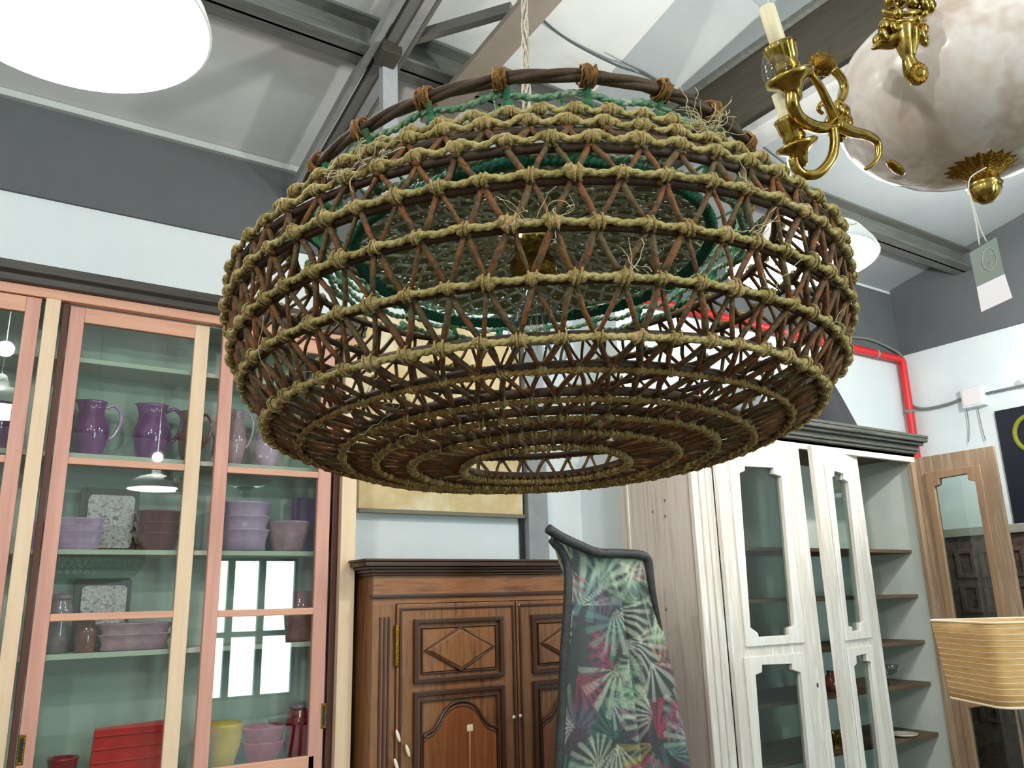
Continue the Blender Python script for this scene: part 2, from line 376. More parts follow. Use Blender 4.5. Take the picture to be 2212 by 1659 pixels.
# cornice
zc1 = PZ(240, 612, YC-.05)
MB().prism([(xL, YC-.03, zt), (xL, YC-.03, zt+.03), (xL, YC-.05, zt+.045), (xL, YC-.05, zt+.085), (xL, YL-.01, zt+.085), (xL, YL-.01, zt)], (CX1+.02-xL, 0, 0)).build('cornice', m_blackw, cab, bevel=.004)
# top rail
zr = PZ(290, 672, YC)
MB().box(xL, CX1, YC, YC+.04, zr, zt).build('top_rail', m_pinkh, cab, bevel=.003)
def post(x0, x1, y, mt, nm, Y0=YC, Y1=YC+.04, z1=None, par=cab):
    return MB().box(PX(x0, y, Y0), PX(x1, y, Y0), Y0, Y1, .12, zr if z1 is None else z1).build(nm, mt, par, bevel=.003)
post(99, 132, 654, m_pine, 'post')
post(738, 770, 1100, m_pine, 'post')
MB().box(xL, xL+.08, YC, YC+.04, .12, zr).build('post', m_pine, cab, bevel=.003)
MB().box(PX(721, 1100, YC+.03), PX(739, 1100, YC+.03)+.01, YC+.045, YC+.07, .12, zr).build('inner_strip', m_gap, cab)
MB().box(xL, CX1, YC, YC+.05, 0, .12).build('plinth', m_pinkh, cab)
# shelves
shz = [PZ(290, 786, 3.93), PZ(300, 987, 3.93), PZ(300, 1187.5, 3.93), PZ(220, 1409, 3.93), PZ(580, 1652, 3.93)]
for z in shz:
    MB().box(xL+.03, CX1-.03, 3.93, YL-.03, z-.022, z).build('shelf', m_shelf, cab, bevel=.002)
MB().box(xL+.03, CX1-.03, 3.93, YL-.03, .5, .52).build('shelf', m_shelf, cab)
# sliding doors
def sliding(px_l0, px_l1, px_r0, px_r1, yy, Y, ztop, railh, mids, ml, mr, handle=None, z0=.14):
    """stile px edges at height yy; mids = list of (px,y) for mid rails"""
    d = MB()
    x0, x1, x2, x3 = [PX(a, yy, Y) for a in (px_l0, px_l1, px_r0, px_r1)]
    d.box(x0, x1, Y, Y+.03, z0, ztop)
    door = d.build('door', ml, cab, bevel=.003)
    MB().box(x2, x3, Y, Y+.03, z0, ztop).build('stile', mr, door, bevel=.003)
    MB().box(x1, x2, Y, Y+.03, ztop-railh, ztop).build('rail', m_pinkh, door, bevel=.003)
    for (a, b, t) in mids:
        z = PZ(a, b, Y); MB().box(x1, x2, Y, Y+.03, z-t/2, z+t/2).build('rail', m_pinkh, door, bevel=.003)
    MB().box(x1, x2, Y+.013, Y+.016, z0, ztop-railh).build('pane', m_glass, door)
    if handle:
        hx = PX(*handle, Y); hz = PZ(*handle, Y)
        h = MB().box(hx-.013, hx+.013, Y-.003, Y+.002, hz-.055, hz+.055); h.build('handle', m_brassd, door, bevel=.003)
        MB().box(hx-.006, hx+.006, Y-.005, Y, hz-.042, hz+.042).build('handle_slot', m_black, door)
    return door
zd = PZ(290, 684, YC+.04)
sliding(146, 179, 422, 453, 720, YC+.045, zd+.01, .07, [(290, 1003, .03), (260, 1330, .03)], m_pink, m_pine, (45, 1620))
sliding(462, 491, 688, 716, 1020, YC+.012, zd+.01, .07, [(590, 1020, .03), (570, 1323, .03)], m_pink, m_pink, (699, 1546), z0=PZ(560, 1648, YC+.012)-.12)
# left end door
sliding(-420, -385, 50, 84, 700, YC+.012, zd+.01, .07, [(0, 990, .03), (0, 1345, .03)], m_pink, m_pink)
post(132, 146, 700, m_gap, 'inner_strip', YC+.03, YC+.04)
bz = PZ(560, 1648, YC)
MB().box(PX(440, 1600, YC+.012), PX(680, 1600, YC+.012), YC+.012, YC+.04, bz-.12, bz).build('bottom_rail', m_pinkh, cab, bevel=.003)

# ------------------------------------------------------------------ crockery
def glaze(name, c, c2, rough=.12): return mat(name, c, rough, var=[c2], scale=14, coat=.6)
g_purple = glaze('glaze_purple', (112, 52, 108), (138, 78, 138))
g_lilac = glaze('glaze_lilac', (176, 138, 176), (196, 164, 196))
g_pinkish = glaze('glaze_pink', (196, 150, 160), (160, 116, 140))
g_wine = glaze('glaze_wine', (92, 34, 44), (122, 62, 58))
g_red = glaze('glaze_red', (216, 40, 40), (198, 30, 30))
g_dred = glaze('glaze_dark_red', (150, 16, 34), (126, 12, 30))
g_yel = glaze('glaze_yellow', (222, 176, 26), (206, 156, 14))
g_mag = glaze('glaze_magenta', (190, 54, 110), (168, 42, 92))
g_grey = glaze('glaze_grey', (150, 130, 140), (120, 96, 104))
g_brown = glaze('glaze_brown', (110, 56, 48), (140, 90, 76))
g_cream = glaze('glaze_cream', (214, 204, 198), (196, 184, 182))
g_silver = mat('mottled_glass_plate', (150, 120, 132), .18, var=[(214, 196, 200), (110, 84, 98)], scale=38, bump=1.0, bscale=60, coat=.5)
g_frame = mat('dark_plate_rim', (66, 56, 54), .4)
YI = 4.03
def ix(px, y=987): return PX(px, y, YI)
def jug(px0, px1, ytop, ybot, shelf, m, label, handle_m=None, side=1, group='jugs on the upper shelf'):
    y = (ytop+ybot)/2; x = (ix(px0, y)+ix(px1, y))/2; r = (ix(px1, y)-ix(px0, y))/2; z = shz[shelf]
    h = PZ((px0+px1)/2, ytop, YI)-z
    t = thing('jug', label, 'jug', (x, YI, z), group)
    pr = [(0.02, 0), (.55, 0), (.62, .03), (.85, .2), (.98, .38), (1, .48), (.92, .62), (.72, .76), (.62, .86), (.68, .95), (.78, 1.0), (.73, 1.0), (.58, .87), (.6, .7), (.5, .3), (0.02, .08)]
    def spout(a, i):
        k = 1
        if 8 <= i <= 13: k += .35*max(0, cos(a-pi*(side > 0)))**6
        return k
    MB().lathe([(a*r, b*h) for a, b in pr], (x, YI, z), 36, fn=spout).build('body', m, t)
    hp = [V((x+side*r*.66, YI, z+h*.9)), V((x+side*r*1.1, YI, z+h*.97)), V((x+side*r*1.5, YI, z+h*.85)), V((x+side*r*1.55, YI, z+h*.65)), V((x+side*r*1.3, YI, z+h*.45)), V((x+side*r*.97, YI, z+h*.34))]
    MB().tube(smooth_path(hp, 5), r*.11, 8).build('handle', handle_m or m, t)
    return t
jug(-20, 26, 868, 972, 1, g_purple, 'purple glazed jug behind the left sliding door', side=1)
jug(157, 238, 868, 975, 1, g_purple, 'purple jug with a pale handle, first in the middle door', g_lilac)
jug(288, 370, 876, 978, 1, g_purple, 'purple jug with a wide lip, second in the middle door')
jug(386, 440, 890, 980, 1, g_brown, 'dark brown jug half hidden by the middle door stile')
jug(482, 532, 888, 992, 1, g_pinkish, 'mottled pink jug left of the basket lamp edge', g_lilac)
jug(552, 606, 905, 995, 1, g_lilac, 'lilac jug just below the basket lamp edge', g_cream)
def bowl(px0, px1, ytop, ybot, shelf, m, label, n=1, taper=.7, cat='bowl', group=None, sq=False, yi=YI, base=None):
    y = (ytop+ybot)/2; x = (PX(px0, y, yi)+PX(px1, y, yi))/2; r = (PX(px1, y, yi)-PX(px0, y, yi))/2
    z = shz[shelf] if base is None else base
    h = PZ((px0+px1)/2, ytop, yi)-z
    pr = [(.02, 0), (taper*.8, 0), (taper, .08), (.86, .5), (.97, .9), (1, .94), (1, 1), (.94, 1), (.8, .5), (taper*.7, .14), (.02, .1)]
    if sq:
        def fn(a, i):
            c, s_ = abs(cos(a)), abs(sin(a)); return min(1/max(c, 1e-6), .55/max(s_, 1e-6), 1.12)*1.0
    else: fn = None
    out = []
    for k in range(n):
        hh = h/(n*.62+.38) if n > 1 else h
        zz = z+k*hh*.62
        mb = MB().lathe([(a*r, b*hh) for a, b in pr], (x, yi, zz), 40, fn=fn)
        ob = mb.build('dish' if sq else 'bowl', m, origin=(x, yi, zz))
        lb = label if n == 1 else label+[', lowest of its stack', ', second from the bottom of its stack', ', topmost of its stack'][k if n == 3 else (0 if k == 0 else 2)]
        tag(ob, lb, cat, group); out.append(ob)
    return out
bowl(108, 222, 1120, 1180, 2, g_lilac, 'lilac rectangular dish on the second shelf', 2, .85, 'dish', 'stacked lilac dishes', sq=True, yi=4.0)
bowl(60, 104, 1128, 1182, 2, g_lilac, 'small lilac bowl behind the left stile of the middle door')
bowl(288, 392, 1106, 1180, 2, g_wine, 'wine red bowl right of the upright speckled plate', 3, .78, 'bowl', 'wine red stacked bowls')
bowl(468, 582, 1088, 1181, 2, g_lilac, 'pale purple tub in the right sliding door', 3, .86, 'tub', 'pale purple stacked tubs', yi=4.02)
bowl(577, 668, 1128, 1181, 2, g_pinkish, 'single pinkish bowl beside the pale purple tubs', yi=4.0)
bx0, bx1 = PX(632, 1100, 4.12), PX(712, 1100, 4.12); bzz = PZ(660, 1076, 4.12)
tag(MB().box(bx0, bx1, 4.10, 4.15, shz[2], bzz).build('tray', glaze('glaze_deep_purple', (84, 40, 96), (98, 54, 110)), origin=(bx0, 4.12, shz[2]), bevel=.01), 'deep purple tray standing behind the pinkish bowl', 'tray')
def upright_plate(px0, px1, ytop, shelf, label, yi=4.10, m=None, fr=None):
    z = shz[shelf]; y = ytop+40; x0, x1 = PX(px0, y, yi), PX(px1, y, yi); z1 = PZ((px0+px1)/2, ytop, yi)
    t = thing('plate', label, 'plate', ((x0+x1)/2, yi, z))
    def rr(x0, x1, z0, z1, Y, r, n=4):
        pts = []
        for cx, cz, a0 in ((x1-r, z0+r, -pi/2), (x1-r, z1-r, 0), (x0+r, z1-r, pi/2), (x0+r, z0+r, pi)):
            for k in range(n+1): a = a0+pi/2*k/n; pts.append(V((cx+r*cos(a), Y, cz+r*sin(a))))
        return pts
    MB().prism(rr(x0, x1, z, z1, yi, .015), (0, .015, 0)).build('rim', fr or g_frame, t, bevel=.003)
    w = (x1-x0)*.13
    MB().prism(rr(x0+w, x1-w*.6, z+w*.5, z1-w, yi-.012, .02), (0, .014, 0)).build('center', m or g_silver, t, bevel=.004)
upright_plate(172, 300, 1055, 2, 'upright speckled silver plate with a dark rim on the second shelf')
upright_plate(158, 282, 1250, 3, 'shiny square plate with a dark rim on the third shelf')
def jar(px0, px1, ytop, shelf, m, label, yi=4.02, lid=True, lm=None, cat='jar', dz=0):
    z = shz[shelf]; y = ytop+50; x0, x1 = PX(px0, y, yi), PX(px1, y, yi); x = (x0+x1)/2; r = (x1-x0)/2; h = PZ((px0+px1)/2, ytop, yi)-z
    t = thing('jar', label, cat, (x, yi, z))
    pr = [(.02, 0), (.75, 0), (.9, .05), (1, .3), (1, .6), (.9, .78), (.74, .84), (.74, .88), (.02, .88)]
    MB().lathe([(a*r, b*h) for a, b in pr], (x, yi, z), 32).build('body', m, t)
    if lid: MB().lathe([(.02, .88), (.82, .88), (.84, .92), (.78, .96), (.3, .985), (.16, 1.0), (.02, 1.0)] and [(a*r, b*h) for a, b in [(.02, .885), (.84, .885), (.86, .93), (.74, .965), (.3, .985), (.02, 1.0)]], (x, yi, z), 32).build('lid', lm or m, t)
jar(100, 157, 1280, 3, g_grey, 'greyish pink lidded jar beside the shiny square plate')
jar(160, 208, 1338, 3, g_brown, 'small brown canister in front of the square plate', yi=3.97)
bowl(206, 366, 1345, 1402, 3, g_pinkish, 'long pink and cream rectangular dish on the third shelf', 2, .9, 'dish', 'pink stacked rectangular dishes', sq=True, yi=4.0)
jar(618, 680, 1262, 3, glaze('glaze_mauve', (130, 84, 100), (154, 108, 120)), 'tall mauve jar on the third shelf of the right sliding door', lid=False, cat='jar')
# lower shelf
zz4 = shz[4]
rx0, rx1, rz1 = PX(197, 1600, 4.0), PX(357, 1600, 4.0), PZ(280, 1562, 4.0)
zb4 = zz4-.0
tr = thing('tray', 'bright red rectangular tray standing on the lower shelf', 'tray', ((rx0+rx1)/2, 4.03, zb4))
MB().prism([(rx0, 4.0, zb4), (rx1, 4.0, zb4), (rx1, 4.0, rz1), (rx0+.01, 4.0, rz1-.01)], (0, .03, 0)).build('body', g_red, tr, bevel=.006)
rb = MB()
for k in range(4):
    z_ = zb4+(rz1-zb4)*(k+.6)/4.4; rb.box(rx0+.01, rx1-.01, 3.992, 4.0, z_-.004, z_+.004)
rb.build('ribs', g_red, tr, bevel=.003)
bowl(440, 524, 1562, 1648, 4, g_yel, 'bright yellow pot on the lower shelf', 1, .6, 'pot', yi=3.99)
bowl(520, 614, 1568, 1645, 4, g_mag, 'magenta bowl between the yellow pot and the red jar', 2, .68, 'bowl', 'magenta stacked bowls', yi=4.0)
jar(617, 682, 1514, 4, g_dred, 'dark red glossy jar with a grey lid on the lower shelf', lm=g_grey)
bowl(100, 170, 1636, 1665, 4, g_dred, 'dark red bowl rim at the bottom left behind the glass')

# ------------------------------------------------------------------ parchment board and white panel
bd = thing('wall_board', 'beige parchment board hung above the dark wooden armoire', 'board', (2.2, YL-.04, 2.2))
b0, b1 = PX(774, 1100, YL-.06), PX(1130, 1100, YL-.06); zb0, zb1 = PZ(950, 1107, YL-.06), PZ(900, 690, YL-.06)
MB().box(b0, b1, YL-.06, YL-.035, zb0, zb1).build('sheet', m_board, bd, bevel=.004)
MB().box(b0, b1, YL-.075, YL-.035, zb0-.015, zb0+.006).build('bottom_batten', mat('batten', (120, 116, 98), .7), bd)

# ------------------------------------------------------------------ armoire
YA = 3.72
ax0, ax1 = PX(806, 1262, YA), PX(1200, 1262, YA)+.32
az = PZ(1000, 1242, YA)
arm = thing('armoire', 'dark carved wooden armoire with diamond panel doors', 'armoire', ((ax0+ax1)/2, YA+.22, 0))
MB().box(ax0, ax1, YA+.025, YL-.06, 0, az).build('carcass', m_oak, arm)
ztc = PZ(1000, 1207, YA-.09); prf = [(0, az), (-.02, az+.005), (-.025, az+.02), (-.055, az+.03), (-.06, az+.04), (-.09, ztc-.02), (-.095, ztc), (.4, ztc), (.4, az)]
cx = MB()
xx0, xx1 = PX(777, 1210, YA-.09), PX(1216, 1207, YA-.09)
cpr = []
# cornice as stacked mouldings
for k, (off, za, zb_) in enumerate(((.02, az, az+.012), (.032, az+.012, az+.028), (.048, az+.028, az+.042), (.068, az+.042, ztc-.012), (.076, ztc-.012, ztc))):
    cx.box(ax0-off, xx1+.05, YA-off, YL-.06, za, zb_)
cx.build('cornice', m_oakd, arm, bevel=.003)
zf0 = PZ(1000, 1300, YA)
MB().box(ax0, ax1, YA+.0, YA+.025, PZ(1000, 1284, YA)+.006, az).build('frieze', m_oakh, arm, bevel=.002)
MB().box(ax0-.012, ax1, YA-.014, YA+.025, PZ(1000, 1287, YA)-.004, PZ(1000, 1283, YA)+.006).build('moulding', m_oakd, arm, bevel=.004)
MB().box(ax0, ax1, YA+.0, YA+.025, zf0, PZ(1000, 1288, YA)).build('rail', m_oakh, arm)
xs1 = PX(855, 1400, YA)
MB().box(ax0, xs1-.004, YA, YA+.025, 0, zf0).build('stile', m_oak, arm, bevel=.002)
st = MB()
for k in range(3): st.box(ax0+.035+.022*k, ax0+.045+.022*k, YA-.006, YA, .2, zf0-.06)
st.build('fluting', m_oakd, arm, bevel=.002)
def rectframe(mb, x0, x1, z0, z1, w, y0, y1):
    mb.prism([(x0, y0, z0), (x1, y0, z0), (x1, y0, z1), (x0, y0, z1)], (0, y1-y0, 0), holes=[[(x0+w, y0, z0+w), (x1-w, y0, z0+w), (x1-w, y0, z1-w), (x0+w, y0, z1-w)]])
def bevpanel(mb, x0, x1, z0, z1, b, y0, y1):   # raised panel with sloping borders
    vs = [(x0, y1, z0), (x1, y1, z0), (x1, y1, z1), (x0, y1, z1), (x0+b, y0, z0+b), (x1-b, y0, z0+b), (x1-b, y0, z1-b), (x0+b, y0, z1-b)]
    mb.add(vs, [(0, 1, 5, 4), (1, 2, 6, 5), (2, 3, 7, 6), (3, 0, 4, 7), (4, 5, 6, 7)])
def arm_door(x0, x1, ref, clip=None):
    y0 = YA-.012
    d = MB().box(x0, x1, y0, YA+.02, .12, zf0-.004).build('door', m_oak, arm, bevel=.003)
    fr = MB()
    W = x1-x0; px0_, px1_ = x0+W*.125, x1-W*.125
    zu1, zu0 = PZ(986, 1334, YA), PZ(986, 1469, YA); zl1 = PZ(986, 1486, YA)
    zl0 = .45
    rectframe(fr, x0+.012, x1-.012, .16, zf0-.02, .012, y0-.008, y0)
    rectframe(fr, px0_, px1_, zu0, zu1, .022, y0-.020, y0)
    rectframe(fr, px0_+.04, px1_-.04, zu0+.04, zu1-.04, .006, y0-.014, y0)
    rectframe(fr, px0_, px1_, zl0, zl1, .022, y0-.020, y0)
    rectframe(fr, px0_+.04, px1_-.04, zl0+.04, zl1-.04, .007, y0-.014, y0)
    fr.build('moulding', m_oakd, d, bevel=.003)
    pn = MB(); bevpanel(pn, px0_+.045, px1_-.045, zu0+.045, zu1-.045, .006, y0-.010, y0)
    mx, mz = (x0+x1)/2, (zu0+zu1)/2; hw, hh = (px1_-px0_)*.345, (zu1-zu0)*.30
    pn.build('panel', m_oak, d)
    dm = MB(); o4 = [(mx-hw*1.12, y0-.010, mz), (mx, y0-.010, mz-hh*1.15), (mx+hw*1.12, y0-.010, mz), (mx, y0-.010, mz+hh*1.15)]
    i4 = [(mx-hw*.95, y0-.026, mz), (mx, y0-.026, mz-hh*.95), (mx+hw*.95, y0-.026, mz), (mx, y0-.026, mz+hh*.95)]
    dm.add(o4+i4, [(0, 1, 5, 4), (1, 2, 6, 5), (2, 3, 7, 6), (3, 0, 4, 7), (4, 5, 6, 7)])
    dm.build('diamond', m_oak, d)
    dl = MB(); L = [V((a[0], y0-.013, a[2])) for a in o4]
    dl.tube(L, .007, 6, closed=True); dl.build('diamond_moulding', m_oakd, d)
    # arched lower panel
    ar = MB(); zt_ = zl1-.055; hw2 = (px1_-px0_)/2-.05
    cp = [(-1, -.24), (-.93, -.215), (-.78, -.20), (-.62, -.15), (-.5, -.09), (-.3, -.03), (0, -.008), (.3, -.03), (.5, -.09), (.62, -.15), (.78, -.20), (.93, -.215), (1, -.24)]
    pts = [V((mx+a*hw2*.98, y0-.014, zt_+b*.62)) for a, b in cp]
    ar.tube(smooth_path(pts, 4), .008, 6)
    ar.tube(smooth_path([p_+V((0, 0, -.022)) for p_ in pts], 4), .004, 6)
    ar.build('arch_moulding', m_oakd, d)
    rp_ = [V((mx-hw2*.98, y0-.004, zl0+.05)), V((mx+hw2*.98, y0-.004, zl0+.05))]+[V((p_.x, y0-.004, p_.z-.012)) for p_ in reversed(smooth_path(pts, 4))]
    MB().prism(rp_, (0, -.010, 0)).build('arch_panel', mat('oak_panel', (112, 64, 34), .3, var=[(136, 82, 46)], scale=4, stretch=WSTR, coat=.4), d)
    return d
xd1 = PX(1112, 1400, YA)
dL = arm_door(xs1, xd1, 0); dR = arm_door(xd1+.008, xd1+.008+(xd1-xs1), 1)
MB().box(xs1-.012, xs1+.006, YA-.024, YA-.006, PZ(856, 1440, YA), PZ(856, 1350, YA)).build('hinge', m_brassd, dL, bevel=.003)
kp = P(1014, 1573, 'Y', YA-.03)
ky = MB().box(kp.x-.012, kp.x+.022, YA-.03, YA-.022, kp.z-.016, kp.z+.016)
ky.build('keyplate', mat('ivory', (214, 202, 170), .35), dL, bevel=.004)
MB().tube([V((kp.x, YA-.034, kp.z-.01)), V((kp.x-.001, YA-.034, kp.z-.1)), V((kp.x, YA-.034, kp.z-.3))], .0035, 6).build('tassel_cord', mat('cord_gold', (176, 138, 84), .7), dL)
for i, q in enumerate(((1110, 1549), (1124, 1546))):
    kk = P(*q, 'Y', YA-.035)
    MB().ball(kk, .009, n=12, m=8).build('pale_ball', mat('pale_gloss', (232, 224, 200), .2, coat=.5), dL if i == 0 else dR)  # small pale balls either side of the door split
for i, q in enumerate(((860, 1590), (881, 1622), (856, 1652))):  # white blobs modelled in place of lamp reflections on the door
    kk = P(*q, 'Y', YA-.04)
    M3 = Matrix.Rotation(radians(-20), 3, 'Y')
    MB().ball(kk, .009, .006, .03, M=M3).build('glare_blob', mat('pale_gloss', (232, 224, 200), .2), dL)

# ------------------------------------------------------------------ printed fabric with black piping
YFb = 2.95
def F(x, y, off=0): return P(x, y, 'Y', YFb+off)
fab = thing('fabric_drape', 'tropical leaf print fabric with thick black piped edge beside the armoire', 'fabric', (F(1340, 1600).x, YFb, 0))
NU, NV = 110, 190
leafs = []
rl = random.Random(11)
pal = [((170, 190, 150), .32), ((140, 168, 136), .25), ((188, 200, 170), .3), ((205, 214, 190), .3), ((150, 176, 150), .3), ((96, 140, 130), .3), ((62, 110, 104), .25), ((92, 60, 84), .2), ((168, 56, 84), .16), ((176, 160, 96), .22), ((86, 96, 112), .25), ((190, 196, 184), .2), ((134, 66, 92), .2)]
for k in range(190):
    c = rl.choice(pal); leafs.append((rl.uniform(0, .85), rl.uniform(-.05, 1.75), rl.uniform(0, 2*pi), c[0], rl.uniform(.10, .22), rl.uniform(.5, 1.2), rl.choice((14, 18, 24))))
def fabcol(x, y):
    col = [56, 62, 62]
    for (lx, ly, ang, c, R, sp, kf) in leafs:
        dx, dy = x-lx, y-ly; r = sqrt(dx*dx+dy*dy)
        if r > R or r < .004: continue
        a = (atan2(dy, dx)-ang+pi) % (2*pi)-pi
        if abs(a) > sp: continue
        edge = (1-r/R); s = cos(a*kf)
        if s > -.1-.5*edge:
            w = .9*min(1, (s+.2+.5*edge)*1.4); w = max(0, min(.95, w))*(.55+.45*edge+.2*(1-abs(a)/sp))
            w = min(1, w)*.74; col = [col[i]*(1-w)+c[i]*w for i in range(3)]
    return col
def edgeL(v):   # v 0 top .. 1 bottom in px
    pts = [(0, 1190, 1150), (.05, 1232, 1215), (.12, 1238, 1300), (.4, 1228, 1440), (.8, 1222, 1640), (1, 1215, 1900)]
    return lerp(pts, v)
def edgeR(v):
    pts = [(0, 1392, 1205), (.05, 1402, 1250), (.12, 1412, 1300), (.4, 1446, 1450), (.8, 1480, 1640), (1, 1530, 1900)]
    return lerp(pts, v)
def lerp(pts, v):
    for (a, x0, y0), (b, x1, y1) in zip(pts, pts[1:]):
        if v <= b: t = (v-a)/(b-a); return (x0+(x1-x0)*t, y0+(y1-y0)*t)
    return pts[-1][1:]
def topc(u):
    pts = [(0, 1192, 1152), (.35, 1262, 1190), (.55, 1300, 1202), (.8, 1350, 1200), (1, 1394, 1207)]
    return lerp(pts, u)
vs, fs, cols = [], [], []
for j in range(NV):
    v = j/(NV-1)
    L = F(*edgeL(v)); R_ = F(*edgeR(v))
    for i in range(NU):
        u = i/(NU-1); p_ = L.lerp(R_, u)
        if v < .12:
            t = F(*topc(u)); p_ = t.lerp(F(*edgeL(.12)).lerp(F(*edgeR(.12)), u), v/.12)
        wv = .022*sin(u*5.2+.6)+.018*sin(u*17+v*1.2)*(.4+v)+.010*sin(u*33-v*2)*(v)
        if abs(u-.62) < .06: wv += .05*(1-abs(u-.62)/.06)*min(1, v*5)
        vs.append(p_+V((0, wv, 0))); cols.append(fabcol((p_.x-F(1192, 1150).x), (F(1192, 1150).z-p_.z)))
zmin = .03
for j in range(NV-1):
    for i in range(NU-1): fs.append((j*NU+i, (j+1)*NU+i, (j+1)*NU+i+1, j*NU+i+1))
mf = bpy.data.materials.new('leaf_print'); mf.use_nodes = True; nt = mf.node_tree
at = nt.nodes.new('ShaderNodeVertexColor'); at.layer_name = 'print'; nt.links.new(at.outputs[0], nt.nodes['Principled BSDF'].inputs[0])
nt.nodes['Principled BSDF'].inputs['Roughness'].default_value = .6
fo = MB().add(vs, fs, True).build('printed_panel', mf, fab, solid=.003)
ca = fo.data.color_attributes.new('print', 'FLOAT_COLOR', 'POINT')
for i, c in enumerate(cols): ca.data[i].color = srgb(c)
pp = [F(1184, 1142, -.03), F(1212, 1160, -.03), F(1250, 1178, -.03), F(1290, 1194, -.03), F(1340, 1196, -.03), F(1394, 1203, -.03), F(1404, 1240, -.03), F(1412, 1290, -.03), F(1428, 1370, -.01), F(1446, 1450, .02), F(1481, 1650, .02)]
MB().tube(smooth_path(pp, 5), [(.022 if k < 25 else max(.007, .022-.0007*(k-25))) for k in range(51)], 10).build('piping', mat('black_fabric', (34, 38, 38), .6, var=[(52, 56, 56)], scale=20, bump=.8, bscale=60), fab)
pl = [F(1192, 1165, .02), F(1224, 1215, .02), F(1226, 1300, 0), F(1218, 1420, 0), F(1212, 1560, 0), F(1204, 1700, 0), F(1196, 1850, 0)]
MB().tube(smooth_path(pl, 5), .020, 10).build('piping', MATS['black_fabric'], fab)
# stand that carries it
q0 = F(1240, 1300); q1 = F(1400, 1300)
sd = MB().tube([V((q0.x+.08, YFb+.09, 0)), V((q0.x+.08, YFb+.09, F(1270, 1186).z)), V((q1.x, YFb+.09, F(1380, 1206).z-.03)), V((q1.x, YFb+.09, 0))], .012, 8)
sd.build('stand', m_black, fab)

# ------------------------------------------------------------------ white cabinet
YW = 3.1
wx0, wx1 = PX(1502, 1100, YW), PX(1980, 1020, YW)
ZW = PZ(1725, 950, YW)      # underside of cornice
wc = thing('white_cabinet', 'large whitewashed wooden cabinet with open glazed doors and dark cornice', 'cabinet', ((wx0+wx1)/2, YW+.3, 0))
yb_ = 3.70
MB().box(wx0, wx0+.03, YW+.02, yb_, 0, ZW).build('side_panel', m_wside, wc)
kn = MB()
for q in ((1410, 1105), (1436, 1081), (1437, 1115), (1439, 1316)):
    k_ = P(*q, 'X', wx0-.001); kn.ball(k_, .0015, .007, .010)
kn.build('knots', mat('knot_grey', (120, 108, 98), .8), wc)
MB().box(wx0-.006, wx0+.03, yb_-.075, yb_-.055, 0, ZW).build('side_batten', m_wwash, wc, bevel=.003)
MB().box(wx1-.03, wx1, YW+.02, yb_, 0, ZW).build('side_panel', m_insidew, wc)
MB().box(wx0+.03, wx1-.03, yb_-.02, yb_, 0, ZW).build('back_panel', m_insidew, wc)
MB().box(wx0, wx1, YW, yb_, ZW-.02, ZW).build('top_panel', m_shelfw, wc)
# face frame
xq = PX(1545, 1100, YW)
MB().box(wx0-.008, xq, YW, YW+.03, 0, ZW).build('corner_post', m_wwash, wc, bevel=.004)
g2 = MB()
for k in (.28, .62): g2.box(wx0+(xq-wx0)*k-.004, wx0+(xq-wx0)*k+.004, YW-.006, YW, 0, ZW-.02)
g2.build('beading', m_wside, wc, bevel=.002)
MB().box(wx0, wx1, YW, YW+.03, ZW-.055, ZW).build('top_rail', m_wwash, wc, bevel=.003)
MB().box(wx1-.05, wx1, YW, YW+.03, 0, ZW-.055).build('corner_post', m_brown, wc, bevel=.003)
cc = MB(); z0 = ZW
for off, h0, h1 in ((.02, 0, .02), (.035, .02, .035), (.03, .035, .055), (.06, .055, .075), (.085, .075, .10), (.09, .10, .12)):
    cc.box(wx0-off, wx1+off*.6, YW-off, yb_, z0+h0, z0+h1)
cc.build('cornice', m_cornice, wc, bevel=.004)
# shelves (heights read off the right-hand bay)
ysh = [(1905, 1187), (1925, 1285), (1960, 1385), (1960, 1478), (1985, 1588)]
zsh = [PZ(x, y, YW+.12) for x, y in ysh]
for z in zsh+[.42]:
    MB().box(wx0+.03, wx1-.03, YW+.10, yb_-.02, z-.022, z).build('shelf', m_shelfw, wc, bevel=.002)

